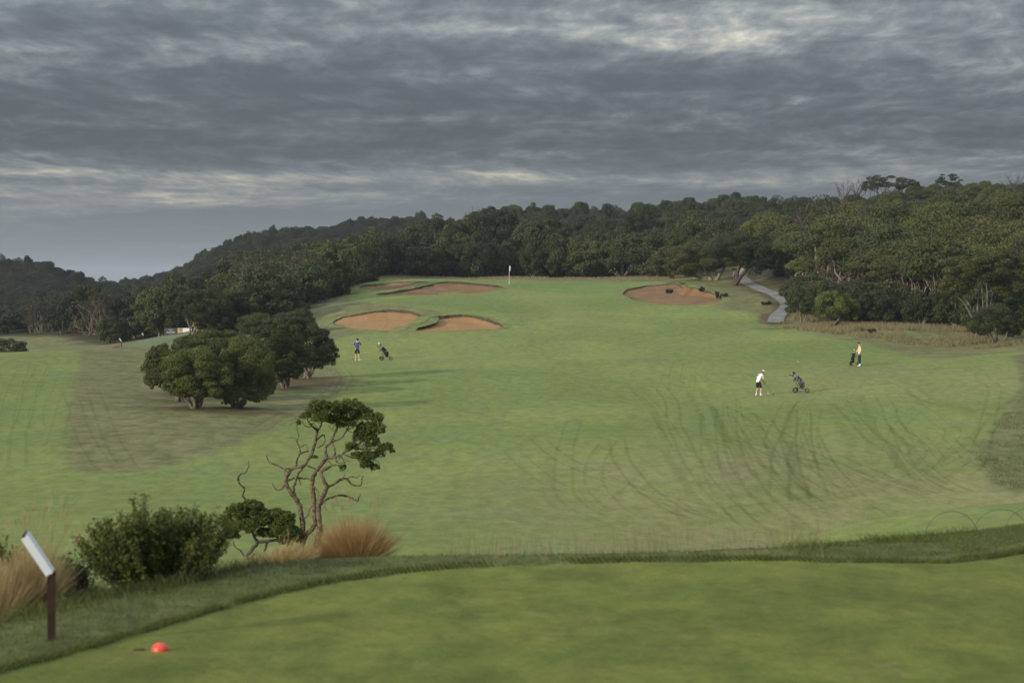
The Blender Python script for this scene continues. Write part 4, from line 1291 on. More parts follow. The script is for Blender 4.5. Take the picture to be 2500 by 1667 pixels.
# ---------------------------------------------------------------- distant woods: one mass each
def wood(name, label, poly, spacing, kinds, smin, smax, seed, avoid=None, crest=None):
    rng = np.random.default_rng(seed)
    p = scatter(poly, spacing, rng)
    if avoid is not None:
        keep = np.ones(len(p), bool)
        for a in avoid:
            keep &= sdist(p[:, 0], p[:, 1], a) > 1.0
        p = p[keep]
    z = H(p[:, 0], p[:, 1]) - .15
    n = len(p)
    small = 1 - (.38 * sstep(p[:, 1], crest[0], crest[1]) if crest else np.zeros(n))
    me = bpy.data.meshes.new(name)
    me.vertices.add(n)
    me.vertices.foreach_set('co', np.c_[p, z].astype(np.float32).ravel())
    for an, ty, val in (('sc', 'FLOAT', (smin + (smax - smin) * rng.random(n)) * small), ('rz', 'FLOAT', rng.random(n) * 6.28), ('tx', 'FLOAT', (rng.random(n) - .5) * .35), ('sz', 'FLOAT', (smin + (smax - smin) * rng.random(n)) * (.7 + .7 * rng.random(n) ** 2) * small)):
        a = me.attributes.new(an, ty, 'POINT')
        a.data.foreach_set('value', val.astype(np.float32))
    a = me.attributes.new('pick', 'INT', 'POINT')
    # kinds grow in drifts
    dr = vnoise(p[:, 0] / 22, p[:, 1] / 22, seed) * .75 + rng.random(n) * .25
    if crest:
        dr = dr + sstep(p[:, 1], crest[0], crest[1]) * .8
    order = np.array([k_[1] for k_ in kinds]); cum = np.cumsum(order) / order.sum()
    rank = dr.argsort().argsort() / n
    a.data.foreach_set('value', np.searchsorted(cum, rank, side='right').clip(0, len(kinds) - 1).astype(np.int32))
    o = link(bpy.data.objects.new(name, me))
    ng = bpy.data.node_groups.new(name, 'GeometryNodeTree')
    ng.interface.new_socket('Geometry', in_out='INPUT', socket_type='NodeSocketGeometry')
    ng.interface.new_socket('Geometry', in_out='OUTPUT', socket_type='NodeSocketGeometry')
    N = ng.nodes; L = ng.links
    gi = N.new('NodeGroupInput'); go = N.new('NodeGroupOutput')
    pk = N.new('GeometryNodeInputNamedAttribute'); pk.data_type = 'INT'; pk.inputs[0].default_value = 'pick'
    sa = N.new('GeometryNodeInputNamedAttribute'); sa.data_type = 'FLOAT'; sa.inputs[0].default_value = 'sc'
    ra = N.new('GeometryNodeInputNamedAttribute'); ra.data_type = 'FLOAT'; ra.inputs[0].default_value = 'rz'
    cx = N.new('ShaderNodeCombineXYZ'); L.new(ra.outputs[0], cx.inputs[2])
    xa = N.new('GeometryNodeInputNamedAttribute'); xa.data_type = 'FLOAT'; xa.inputs[0].default_value = 'tx'
    za = N.new('GeometryNodeInputNamedAttribute'); za.data_type = 'FLOAT'; za.inputs[0].default_value = 'sz'
    L.new(xa.outputs[0], cx.inputs[0])
    cs_ = N.new('ShaderNodeCombineXYZ')
    L.new(sa.outputs[0], cs_.inputs[0]); L.new(sa.outputs[0], cs_.inputs[1]); L.new(za.outputs[0], cs_.inputs[2])
    join = N.new('GeometryNodeJoinGeometry')
    for i, (key, _) in enumerate(kinds):
        oi = N.new('GeometryNodeObjectInfo')
        oi.inputs['Object'].default_value = CROWN_OBJ[key]
        oi.inputs['As Instance'].default_value = True
        oi.transform_space = 'ORIGINAL'
        cmp_ = N.new('FunctionNodeCompare'); cmp_.data_type = 'INT'; cmp_.operation = 'EQUAL'
        L.new(pk.outputs[0], cmp_.inputs[2]); cmp_.inputs[3].default_value = i
        ip = N.new('GeometryNodeInstanceOnPoints')
        L.new(gi.outputs[0], ip.inputs['Points']); L.new(cmp_.outputs[0], ip.inputs['Selection'])
        L.new(oi.outputs['Geometry'], ip.inputs['Instance'])
        L.new(cx.outputs[0], ip.inputs['Rotation']); L.new(cs_.outputs[0], ip.inputs['Scale'])
        L.new(ip.outputs[0], join.inputs[0])
    L.new(join.outputs[0], go.inputs[0])
    md = o.modifiers.new('scatter', 'NODES'); md.node_group = ng
    return tag(o, label, 'woodland', kind='stuff')


bpy.context.view_layer.update()
FAR_KINDS = [(('scrub', 3), 1.6), (('scrub', 0), 2.4), (('scrub', 1), 2.2), (('scrub', 2), 1.4), (('twiggy', 0), .5), (('round', 1), .8)]
FAR_KINDS = [k for k in FAR_KINDS if k[0] in CROWN_OBJ]
wood('hill_scrub', 'dense dark scrub covering the hazy hills on the left', fan([(-150, 327), (200, 320), (420, 312), (560, 302), (600, 324), (760, 332), (900, 330), (1150, 420), (1180, 700), (400, 720), (-150, 700)]), 2.9, FAR_KINDS, .45, .85, 601)
RIDGE = [(('twiggy', 0), 1.6), (('scrub', 3), 1.4), (('scrub', 0), 1.6), (('scrub', 1), 1.6), (('round', 1), 1.2), (('round', 4), 1.0), (('round', 0), 1.0)]
RIDGE = [k for k in RIDGE if k[0] in CROWN_OBJ]
wood('ridge_scrub', 'grey green scrub on the ridge behind the green', fan([(900, 334), (1250, 339), (1600, 336), (1770, 334), (1790, 352), (1860, 348), (1870, 337), (1960, 345), (1980, 520), (1500, 560), (1150, 560), (1100, 480), (1000, 420)]), 3.5, RIDGE, .7, 1.15, 602)
WOODR = [(('moonah', 0), 1.6), (('moonah', 1), 1.2), (('moonah', 3), 1.0), (('round', 1), .6), (('scrub', 0), 1.0), (('twiggy', 0), 1.6), (('scrub', 3), 1.2)]
WOODR = [k for k in WOODR if k[0] in CROWN_OBJ]
wood('slope_wood', 'umbrella crowned wood climbing the right slope to the ridge', fan([(1960, 302), (2100, 284), (2300, 277), (2540, 274), (2560, 210), (2900, 205), (2900, 520), (1980, 520), (1960, 345)]), 4.6, WOODR, .72, 1.05, 603, crest=(300, 380))

# ---------------------------------------------------------------- gnarled tree below the tee
HD = 50.0
HM = .3188 * HD / FPX


def hz(x, y):
    """a point of the tree, traced on the enlarged photograph"""
    return 500 + .3188 * x, 930 + .3188 * y


rh = np.random.default_rng(900)
gb = on(736, HD)
gnarl = empty('gnarled_tree', gb)
BR = [
    [(735, 1420, 24), (800, 1340, 22), (860, 1230, 22), (885, 1130, 22), (880, 1040, 20), (872, 960, 20), (900, 890, 17), (940, 810, 14), (915, 750, 13), (895, 690, 13), (940, 665, 11), (975, 640, 9)],
    [(872, 960, 12), (900, 930, 9), (960, 890, 8), (1040, 880, 7), (1110, 895, 7), (1165, 918, 6), (1180, 890, 5), (1195, 862, 3)],
    [(940, 810, 12), (985, 785, 9), (1040, 755, 9), (1080, 745, 8), (1110, 775, 7), (1140, 798, 6), (1195, 798, 5), (1200, 750, 4), (1210, 730, 3)],
    [(1040, 755, 6), (1060, 735, 4), (1080, 712, 3)], [(1080, 745, 5), (1140, 730, 4), (1160, 745, 3), (1190, 715, 2)],
    [(735, 1400, 16), (740, 1290, 16), (770, 1190, 17), (820, 1130, 18), (850, 1085, 18), (845, 1000, 17), (840, 900, 17), (825, 800, 16), (835, 730, 15), (860, 680, 14), (900, 630, 13), (930, 590, 12), (920, 540, 10), (930, 500, 9), (965, 470, 8), (990, 400, 7), (1010, 340, 6), (1000, 280, 4)],
    [(965, 470, 7), (995, 520, 7), (1000, 560, 7), (960, 595, 6)],
    [(930, 590, 10), (1000, 580, 9), (1060, 545, 8), (1130, 510, 8), (1200, 470, 6), (1260, 440, 5), (1320, 380, 4)],
    [(1060, 545, 6), (1120, 570, 6), (1190, 590, 5), (1260, 620, 4)], [(1130, 510, 6), (1230, 520, 5), (1330, 515, 4), (1400, 520, 3)],
    [(965, 470, 7), (1050, 430, 6), (1090, 370, 5), (1120, 310, 4), (1140, 240, 3)],
    [(735, 1400, 14), (745, 1250, 17), (755, 1120, 18), (740, 1000, 18), (715, 920, 18), (670, 860, 16), (635, 800, 14), (620, 760, 13), (640, 710, 12), (670, 670, 11), (720, 650, 10), (770, 640, 10), (790, 610, 10), (830, 530, 11), (845, 460, 10), (855, 390, 9), (830, 350, 7), (800, 320, 5), (780, 280, 3)],
    [(855, 390, 8), (890, 340, 6), (900, 280, 5), (890, 210, 3)], [(845, 460, 6), (900, 420, 5), (915, 440, 4), (905, 490, 4), (860, 515, 3)],
    [(670, 670, 9), (600, 670, 7), (540, 645, 6), (490, 620, 5), (468, 580, 4), (478, 560, 3)],
    [(625, 785, 8), (580, 825, 6), (540, 820, 5), (515, 770, 3)],
    [(620, 760, 10), (680, 745, 8), (740, 740, 8), (790, 745, 7), (835, 755, 7)],
    [(700, 650, 8), (710, 600, 7), (740, 545, 7), (800, 530, 6)], [(740, 540, 6), (725, 490, 5), (710, 440, 4), (720, 410, 4), (705, 330, 4), (720, 290, 3), (760, 270, 2)],
    [(725, 490, 4), (690, 430, 3), (640, 435, 2)], [(740, 500, 4), (780, 480, 3), (790, 520, 3)],
    [(690, 870, 11), (685, 800, 9), (720, 700, 8), (770, 640, 7)], [(755, 1045, 8), (790, 1030, 5), (815, 960, 4), (860, 900, 3)],
    [(835, 800, 6), (880, 850, 4), (870, 890, 3)], [(720, 745, 5), (735, 800, 4)], [(640, 700, 5), (610, 680, 4), (615, 720, 3)],
    [(900, 280, 4), (960, 250, 3), (1010, 210, 2)], [(1120, 310, 4), (1200, 280, 3), (1280, 280, 2)], [(930, 600, 6), (980, 640, 5), (1040, 640, 4), (1060, 690, 3)], [(830, 350, 4), (770, 340, 3), (740, 300, 2)],
    [(790, 640, 6), (850, 670, 5), (890, 640, 5)], [(1000, 575, 6), (1020, 620, 4), (1090, 610, 3)],
]


def branch_mesh(br, base, mat, depth=.22):
    mb = MB()
    for b in br:
        p = np.array([(*hz(x, y), r) for x, y, r in b], float)
        q = np.array([W(a[0], a[1], HD) for a in p]) - base
        n = len(q)
        # limbs reach towards and away from the viewer as well
        hgt = np.clip((q[:, 2] - q[:, 2].min()) / 3.4 + .1, 0, 1)
        w = (vnoise(q[:, 0] * 2.1 + 5, q[:, 2] * 2.1 + 9, 61) - .5) * 2.6 * depth * np.clip(q[:, 2] / 1.2, 0, 1)
        q = q * (1 + w / HD)[:, None] + np.c_[np.zeros(n), w, np.zeros(n)] * 1.0
        c = smooth_open3(np.c_[q, p[:, 2] * HM * 1.05], .045)
        c[:, :3] += rh.normal(size=(len(c), 3)) * .006
        mb.tube(c[:, :3], np.maximum(c[:, 3] * (.9 + .25 * rh.random(len(c))), .004), 7)
    return mb.mesh('trunk', mat, True)


def smooth_open3(p, step):
    q = np.vstack([2 * p[0] - p[1], p, 2 * p[-1] - p[-2]]); o = []
    for i in range(1, len(q) - 2):
        a, b, c, d = q[i - 1], q[i], q[i + 1], q[i + 2]
        for t in np.linspace(0, 1, 6, endpoint=False):
            o.append(0.5 * (2 * b + (c - a) * t + (2 * a - 5 * b + 4 * c - d) * t * t + (3 * b - a - 3 * c + d) * t ** 3))
    o.append(p[-1]); o = np.array(o)
    s = np.r_[0, np.cumsum(np.linalg.norm(np.diff(o[:, :3], axis=0), axis=1))]
    t = np.linspace(0, s[-1], max(3, int(s[-1] / step) + 1))
    return np.stack([np.interp(t, s, o[:, k]) for k in range(o.shape[1])], 1)


BARK_G = principled('weathered_bark', (.115, .086, .060), .9, .12, 0, .7, 16.0)
for x_, y_ in [(800, 320), (890, 230), (960, 250), (1010, 340), (1060, 300), (1120, 300), (1190, 330), (1260, 330), (1250, 440), (1310, 470), (1200, 520), (1260, 590), (1150, 430), (1090, 380), (930, 300), (1340, 520), (1180, 580), (740, 300), (1050, 560), (1000, 400)]:
    for k_ in range(3):
        a_ = rh.random() * 6.28; l_ = 45 + 60 * rh.random()
        x1, y1 = x_ + math.cos(a_) * l_ * .5 + rh.normal() * 8, y_ + math.sin(a_) * l_ * .5 + rh.normal() * 8
        BR.append([(x_, y_, 3.2), (x1, y1, 2.4), (x_ + math.cos(a_ + .5 * rh.normal()) * l_, y_ + math.sin(a_ + .5 * rh.normal()) * l_, 1.6)])
link(bpy.data.objects.new('trunk', branch_mesh(BR, gb, BARK_G)), gnarl)


def clumps_px(cl, base, sub, k, rng):
    out = []
    for x, y, rx, rz in cl:
        c = W(*hz(x, y), HD) - base
        w = (vnoise(c[0] * 2.1 + 5, c[2] * 2.1 + 9, 61) - .5) * 2.6 * .22 * np.clip(c[2] / 1.2, 0, 1)
        c[1] += w + rng.normal() * .06
        r = np.array([rx * HM, max(rx, 50) * HM, rz * HM])
        out += lumps(c, r, k, rng, sub, .8, -.7)
    return out


CROWN_G = [(890, 185, 85, 50), (990, 195, 80, 45), (1120, 205, 110, 60), (900, 275, 70, 42), (1000, 300, 70, 40), (1200, 265, 85, 62), (1300, 290, 66, 55), (1330, 370, 55, 52), (1080, 320, 80, 42), (1265, 460, 66, 72),
           (1385, 510, 52, 36), (1432, 545, 22, 14), (1250, 570, 70, 48), (1300, 660, 36, 30), (1170, 560, 50, 26), (775, 265, 46, 32), (1190, 430, 70, 56), (1100, 260, 90, 50), (1230, 370, 80, 60), (960, 240, 90, 50), (1130, 500, 50, 40), (1330, 560, 46, 40), (1240, 640, 56, 36), (840, 230, 60, 40), (1060, 660, 26, 26), (840, 580, 26, 12), (720, 320, 18, 18)]
link(bpy.data.objects.new('crown', crown_mesh('crown', clumps_px(CROWN_G, gb, .38, 26, rh), .040, 1.25, LEAF_BRIGHT, 901, asp=.5, low=-.7, jit=.9, core=.3)), gnarl)
tag(gnarl, 'gnarled windblown tree with bare twisted limbs and a one-sided crown', 'tree')

sb = on(690, HD - .6)
sbush = empty('crouching_tree', sb)
BR2 = [[(620, 1440, 22), (635, 1370, 20), (650, 1300, 18), (640, 1240, 14), (560, 1220, 11), (480, 1230, 11), (400, 1235, 12), (370, 1180, 10), (330, 1100, 7), (280, 1020, 5)],
       [(400, 1235, 12), (380, 1270, 13), (345, 1310, 13), (310, 1345, 11), (345, 1360, 10), (380, 1320, 8)], [(310, 1345, 8), (270, 1300, 6), (230, 1270, 4), (215, 1225, 3)],
       [(640, 1240, 12), (670, 1180, 9), (700, 1120, 6)], [(560, 1220, 9), (540, 1140, 7), (520, 1060, 5)], [(480, 1230, 7), (460, 1290, 8), (450, 1310, 5)],
       [(300, 1060, 8), (310, 920, 7), (285, 885, 7), (300, 830, 6), (265, 790, 6), (255, 740, 7), (270, 715, 5), (310, 700, 4), (335, 650, 3), (330, 615, 2)], [(255, 745, 8), (245, 765, 4)], [(300, 830, 4), (302, 805, 2)]]
link(bpy.data.objects.new('trunk', branch_mesh(BR2, sb, BARK_D)), sbush)
CROWN_S = [(150, 1085, 62, 62), (250, 1000, 95, 62), (360, 960, 80, 50), (400, 1040, 110, 72), (300, 1110, 110, 70), (500, 1070, 105, 70), (600, 1120, 95, 82), (680, 1180, 74, 70), (640, 1050, 62, 60), (560, 1010, 56, 36), (200, 1180, 60, 36), (620, 1230, 60, 45), (470, 1170, 80, 45)]
link(bpy.data.objects.new('crown', crown_mesh('crown', clumps_px(CROWN_S, sb, .40, 30, rh), .042, 1.5, LEAF_BRIGHT, 902, asp=.5, low=-.8, jit=.9, core=.3)), sbush)
tag(sbush, 'low spreading shrub with a dead twisting limb, at the foot of the gnarled tree', 'shrub')

# ---------------------------------------------------------------- grasses near the tee
def blade_material(name, c1_, c2_):
    m = bpy.data.materials.new(name)
    m.use_nodes = True
    k = NT(m.node_tree)
    out = m.node_tree.nodes['Material Output']
    b = m.node_tree.nodes['Principled BSDF']
    col = k.mix(k.attr('tint'), c1_, c2_)
    k.put(b.inputs['Base Color'], col)
    b.inputs['Roughness'].default_value = .7
    b.inputs['Specular IOR Level'].default_value = .2
    tl = k.n('ShaderNodeBsdfTranslucent')
    k.put(tl.inputs[0], col)
    mx = k.n('ShaderNodeMixShader')
    mx.inputs[0].default_value = .3
    k.l.new(b.outputs[0], mx.inputs[1]); k.l.new(tl.outputs[0], mx.inputs[2]); k.l.new(mx.outputs[0], out.inputs[0])
    return m


def blades(P, tip, wid, bend, rng, seg=3, tint=None):
    """curved tapering blades from P to P + tip, sagging outwards by bend"""
    n = len(P)
    side = np.cross(tip, rng.normal(size=(n, 3))); side /= np.linalg.norm(side, axis=1)[:, None] + 1e-9
    vs = []
    for s in range(seg + 1):
        t = s / seg
        c = P + tip * t
        c = c + np.c_[tip[:, :2] * (bend * (t * t - t))[:, None] * -1.0 if False else tip[:, :2] * ((t * t - t) * bend)[:, None], np.zeros(n)]
        w = wid * (1 - .86 * t)
        vs += [c - side * w[:, None] / 2, c + side * w[:, None] / 2]
    v = np.stack(vs, 1)
    m = (seg + 1) * 2
    q = []
    base = (np.arange(n) * m)[:, None]
    for s in range(seg):
        q.append(base + np.array([[2 * s, 2 * s + 1, 2 * s + 3, 2 * s + 2]]))
    q = np.concatenate(q, 0)
    t = np.repeat(tint if tint is not None else rng.random(n), m)
    return v.reshape(-1, 3), q, t


B_ORANGE = blade_material('rusty_blades', (.250, .145, .052), (.48, .325, .150))
B_STRAW = blade_material('straw_blades', (.30, .205, .085), (.50, .400, .210))
B_GREEN = blade_material('green_blades', (.066, .090, .018), (.140, .165, .042))
B_DULL = blade_material('dull_blades', (.064, .078, .019), (.150, .160, .050))
B_DRY = blade_material('dry_blades', (.190, .150, .075), (.340, .290, .160))


def tussock(loc, rx, h, n, mat, label, seed, lean=(0, 0), wid=.006, name='grass_tussock', group=None, stalks=0, mat2=None, spread=.8):
    rng = np.random.default_rng(seed)
    root = empty(name, loc)
    a = rng.random(n) * 6.283; s = np.sqrt(rng.random(n))
    P = np.c_[np.cos(a) * s * rx * .45, np.sin(a) * s * rx * .45, np.full(n, -.05)]
    up = h * (.55 + .5 * rng.random(n)) * (1 - .35 * s ** 2)
    out = rx * spread * s * (.5 + .7 * rng.random(n))
    tip = np.c_[np.cos(a) * out + lean[0] * up + rng.normal(size=n) * .05 * h, np.sin(a) * out + lean[1] * up + rng.normal(size=n) * .05 * h, up]
    v, q, t = blades(P, tip, wid * (.7 + .6 * rng.random(n)), .7 * np.ones(n), rng)
    link(bpy.data.objects.new('blades', mesh_quads('blades', v, q, mat, False, {'tint': t})), root)
    if stalks:
        a = rng.random(stalks) * 6.283
        P = np.c_[np.cos(a) * rx * .3, np.sin(a) * rx * .3, np.full(stalks, 0)]
        up = h * (1.0 + .4 * rng.random(stalks))
        tip = np.c_[np.cos(a) * rx * .5 + lean[0] * up + .12 * rng.normal(size=stalks), np.sin(a) * rx * .4 + .1 * rng.normal(size=stalks), up]
        v1, q1, t1 = blades(P, tip, np.full(stalks, .004), .5 * np.ones(stalks), rng)
        # feathery seed heads
        k = 14
        hp = np.repeat(P + tip * .98, k, 0) - np.repeat(tip, k, 0) * (rng.random((stalks * k, 1)) * .22)
        ht = np.repeat(tip, k, 0) * .07 + rng.normal(size=(stalks * k, 3)) * .014
        v2, q2, t2 = blades(hp, ht, np.full(stalks * k, .004), np.zeros(stalks * k), rng, 1)
        link(bpy.data.objects.new('seed_stalks', mesh_quads('seed_stalks', np.concatenate([v1, v2]), np.concatenate([q1, q2 + len(v1)]), mat2 or mat, False, {'tint': np.r_[t1, t2]})), root)
    return tag(root, label, 'grass tussock', group)


def lowest(px, py, d):
    p = W(px, py, d); p[2] = float(H(p[0], p[1])); return p


tussock(lowest(868, 1392, 22.1), .40, .54, 3400, B_ORANGE, 'rusty orange grass tussock standing right of the gnarled tree', 911, stalks=18, spread=.75)
tussock(lowest(690, 1400, 21.7), .28, .34, 1300, B_STRAW, 'pale straw grass tuft leaning right at the foot of the gnarled tree', 912, lean=(.35, 0), stalks=8)
tussock(lowest(622, 1410, 21.2), .22, .25, 800, B_STRAW, 'small pale straw tuft between the leafy bush and the gnarled tree', 913, lean=(.25, 0))
tussock(lowest(785, 1398, 22.0), .2, .30, 700, B_ORANGE, 'short rusty tuft pressed against the big orange tussock', 917, lean=(-.2, 0))
tussock(lowest(75, 1480, 18.6), .30, .70, 2400, B_STRAW, 'tall straw grass tussock behind the tee sign', 914, stalks=26, lean=(.10, 0), spread=.8)
tussock(lowest(0, 1500, 18.3), .30, .58, 1800, B_STRAW, 'straw tussock cut off by the left edge, behind the tee sign', 915, stalks=4)
tussock(lowest(215, 1440, 19.6), .20, .26, 500, B_DRY, 'short dry tuft between the tee sign and the leafy bush', 916)


def sprig_bush(loc, rx, h, n, leaf, mat, label, seed, lv=60, name='leafy_bush', bark=None):
    """many upright shoots clothed with small leaves"""
    rng = np.random.default_rng(seed)
    root = empty(name, loc)
    mb = MB(); P, N, T = [], [], []
    nb = max(4, n // 9)
    bun = [(rng.random() * 6.283, math.sqrt(rng.random()), .62 + .42 * rng.random()) for _ in range(nb)]
    for i in range(n):
        a, s, hk = bun[i % nb]
        a += rng.normal() * .16; s = min(1.05, abs(s + rng.normal() * .09))
        b = np.array([math.cos(a) * s * rx * .35, math.sin(a) * s * rx * .35, -.05])
        up = h * hk * (.62 + .40 * rng.random()) * (1 - .30 * s * s)
        e = np.array([math.cos(a) * s * rx + rng.normal() * .05, math.sin(a) * s * rx + rng.normal() * .05, up])
        p = wob(b, e, 7, .018, rng)
        p[:, 2] += np.linspace(0, 1, 7) * (1 - np.linspace(0, 1, 7)) * -.10 * s
        mb.tube(p, np.linspace(.008, .002, 7), 4, cap=False)
        t = .22 + .8 * rng.random(lv) ** .75
        t = np.minimum(t, 1.0)
        c = np.stack([np.interp(t * 6, np.arange(7), p[:, k]) for k in range(3)], 1)
        d = rng.normal(size=(lv, 3)); d[:, 2] = np.abs(d[:, 2]) * .8 + .4
        d /= np.linalg.norm(d, axis=1)[:, None]
        P.append(c + d * leaf * .75 * rng.random((lv, 1)) + rng.normal(size=(lv, 3)) * .018); N.append(np.cross(d, rng.normal(size=(lv, 3)))); T.append(np.full(lv, rng.random() * .6) + rng.random(lv) * .4)
    P = np.concatenate(P); N = np.concatenate(N); N /= np.linalg.norm(N, axis=1)[:, None]; T = np.concatenate(T)
    v, q, t = leaf_quads(P, N, leaf * (.6 + .8 * rng.random(len(P))), rng, .5, T)
    link(bpy.data.objects.new('foliage', mesh_quads('foliage', v, q, mat, False, {'tint': t})), root)
    link(bpy.data.objects.new('stems', mb.mesh('stems', bark or BARK_D, False)), root)
    return tag(root, label, 'bush')


bl = lowest(378, 1450, 19.9)
sprig_bush(bl, .62, .84, 300, .028, LEAF_BRIGHT, 'large leafy green bush with upright shoots beside the tee sign', 921, lv=170)
sprig_bush(lowest(180, 1432, 19.4), .3, .50, 40, .035, LEAF_DARK, 'thin wispy bush between the tee sign and the leafy bush', 922, lv=40)
sprig_bush(lowest(5, 1440, 20.5), .25, .80, 60, .045, LEAF_BRIGHT, 'small green bush cut off by the left edge, behind the straw grass', 923, lv=70)
sprig_bush(lowest(218, 1470, 19.2), .14, .17, 26, .035, LEAF_GREEN, 'tiny green seedling bush at the rim of the tee bank', 924, lv=40)


def grass_patch(name, label, P, h, wid, mat, seed, lean=.35, kind='stuff', seg=2):
    rng = np.random.default_rng(seed)
    n = len(P)
    h = h * (.5 + .8 * rng.random(n))
    tip = np.c_[rng.normal(size=n) * lean * h, rng.normal(size=n) * lean * h, h]
    v, q, t = blades(P, tip, wid * (.7 + .6 * rng.random(n)), .5 * np.ones(n), rng, seg)
    o = link(bpy.data.objects.new(name, mesh_quads(name, v, q, mat, False, {'tint': t})))
    return tag(o, label, 'grass', kind=kind)


def along(edge, n, rng, spread, lo=None, hi=None, bias=0.0):
    e = smooth_open(edge[:, :2], .05)
    if lo is not None:
        az = e[:, 0] / e[:, 1] * FPX + 1250
        e = e[(az > lo) & (az < hi)]
    i = rng.integers(0, len(e), n)
    p = e[i] + rng.normal(size=(n, 2)) * spread
    p[:, 1] += bias
    return np.c_[p, H(p[:, 0], p[:, 1]) - .008]


rg = np.random.default_rng(930)
# longer fringe grass standing round the mown tee
P = along(TEE_EDGE, 24000, rg, .0, -100, 2600)
nrm_off = rg.random(len(P)) * .16
P[:, 1] += .02 + nrm_off; P[:, 0] -= nrm_off * .3
P[:, 2] = H(P[:, 0], P[:, 1]) - .005
grass_patch('fringe_grass', 'dark longer grass fringe along the edge of the mown tee', P[vnoise(P[:, 0] * 2.6, P[:, 1] * 2.6, 79) + .35 * rg.random(len(P)) > .45], .038, .005, B_DULL, 931, .45)
# collar turf
cc = np.c_[rg.uniform(-6, 7, 120000), rg.uniform(14, 26, 120000)]
m_ = (sdist(cc[:, 0], cc[:, 1], COLLAR_POLY) < .25) & (sdist(cc[:, 0], cc[:, 1], TEE_POLY) > .03)
cc = cc[m_]
grass_patch('collar_grass', 'unmown grass on the collar between tee and bank', np.c_[cc, H(cc[:, 0], cc[:, 1]) - .005], .030, .006, B_DULL, 932, .55)
# green bank grass on the right
cc = np.c_[rg.uniform(2.4, 7, 60000), rg.uniform(20, 26, 60000)]
az = cc[:, 0] / cc[:, 1] * FPX + 1250
bump_ = vnoise(cc[:, 0] * 1.7, cc[:, 1] * .9, 71)
m_ = (sdist(cc[:, 0], cc[:, 1], COLLAR_POLY) < .3) & (sdist(cc[:, 0], cc[:, 1], TEE_POLY) > .25) & (az > 1950) & (bump_ > .22)
cc = cc[m_]
grass_patch('bank_grass', 'long fresh green grass on the bank right of the tee', np.c_[cc, H(cc[:, 0], cc[:, 1]) - .01], .034, .006, B_GREEN, 933, .6)
P = along(COLLAR_EDGE, 2600, rg, .22, 1940, 2380)
P = P[vnoise(P[:, 0] * 2.2, P[:, 1] * 2.2, 76) > .45]
grass_patch('rim_grass', 'green grass tufts on the rim where the bank begins', P, .075, .006, B_GREEN, 934, .5)
P = along(COLLAR_EDGE, 1300, rg, .30, 1120, 2000, .5)
P = P[vnoise(P[:, 0] * 1.6, P[:, 1] * 2.5, 72) + .3 * rg.random(len(P)) > .55]
grass_patch('seed_grass', 'pale dry seed grass standing behind the far rim of the tee', P, .30, .004, B_DRY, 935, .22, seg=3)
P = along(COLLAR_EDGE, 2500, rg, .15, -100, 620, .15)
grass_patch('bank_litter_grass', 'dull grass over the left rim of the tee bank', P, .10, .006, B_DULL, 936, .5)
# dry tufts before the right wood
cc = scatter(fan([(1905, 216), (2000, 206), (2150, 198), (2300, 192), (2440, 186), (2560, 186), (2560, 203), (2400, 206), (2200, 216), (2000, 228), (1940, 234)]), .30, rg)
w_ = vnoise(cc[:, 0] / 2.2, cc[:, 1] / 2.6, 73)
cc = cc[(w_ > .45) & (rg.random(len(cc)) < w_ - .05)]
cg = np.repeat(cc[::3] + .3, 9, 0)
cg = cg + rg.normal(size=cg.shape) * .12
grass_patch('green_rough', 'dull green grass among the dry tufts before the moonah wood', np.c_[cg, H(cg[:, 0], cg[:, 1]) - .02], .26, .035, B_GREEN, 946, .5)
cc = np.repeat(cc, 9, 0) + rg.normal(size=(len(cc) * 9, 2)) * .10
grass_patch('dry_grass', 'dry straw coloured grass before the moonah wood', np.c_[cc, H(cc[:, 0], cc[:, 1]) - .02], .34, .035, B_DRY, 937, .45)
cc = scatter(fan([(905, 300), (1050, 302), (1250, 307), (1450, 305), (1600, 296), (1690, 288), (1760, 292), (1640, 308), (1450, 316), (1250, 317), (1050, 313), (910, 305)]), .45, rg)
cc = np.repeat(cc[vnoise(cc[:, 0] / 3, cc[:, 1] / 3, 74) > .45], 6, 0)
cc = cc + rg.normal(size=cc.shape) * .15
grass_patch('rough_grass', 'brown rough grass along the scrub behind the green', np.c_[cc, H(cc[:, 0], cc[:, 1]) - .02], .25, .04, B_DRY, 938, .5)


def tuft(px, py, rx_px, h_px, mat, label, seed, n=160):
    g = G(px, py)
    m = g[1] / FPX
    tussock(g, rx_px * m, h_px * m, n, mat, label, seed, wid=.03, spread=1.0)


tuft(1665, 695, 9, 14, B_DRY, 'pale grass tuft on the top edge of the right bunker', 941)
tuft(1912, 790, 12, 12, B_DRY, 'straw tuft where the cart path ends', 942)
tuft(1960, 795, 22, 14, B_DRY, 'straw clump under the round bush by the cart path', 943, 300)
tuft(2100, 808, 14, 20, B_DRY, 'tall straw clump at the foot of the wood, mid way along', 944, 260)
tuft(285, 848, 14, 9, B_ORANGE, 'rusty tuft beside the small tee sign on the far tee', 945)
for i_, (a_, b_, r_, h_, lb) in enumerate([(1632, 716, 10, 12, 'dark shrub growing in the face of the right bunker'), (1712, 712, 14, 14, 'green shrub on the bunker shoulder below the forked tree'), (1752, 728, 12, 20, 'dark upright shrub at the right end of the right bunker'),
                                           (1774, 724, 12, 9, 'yellow-green low shrub beside the dark one at the right bunker'), (1872, 744, 12, 9, 'small green shrub on the rough mound inside the path bend'), (2130, 815, 14, 14, 'low dark shrub in the dry grass before the wood')]):
    g = G(a_, b_); m = g[1] / FPX
    sprig_bush(g, r_ * m, h_ * m, 34, .12, LEAF_BRIGHT if 'yellow' in lb else LEAF_DARK, lb, 950 + i_, lv=34, name='small_shrub')
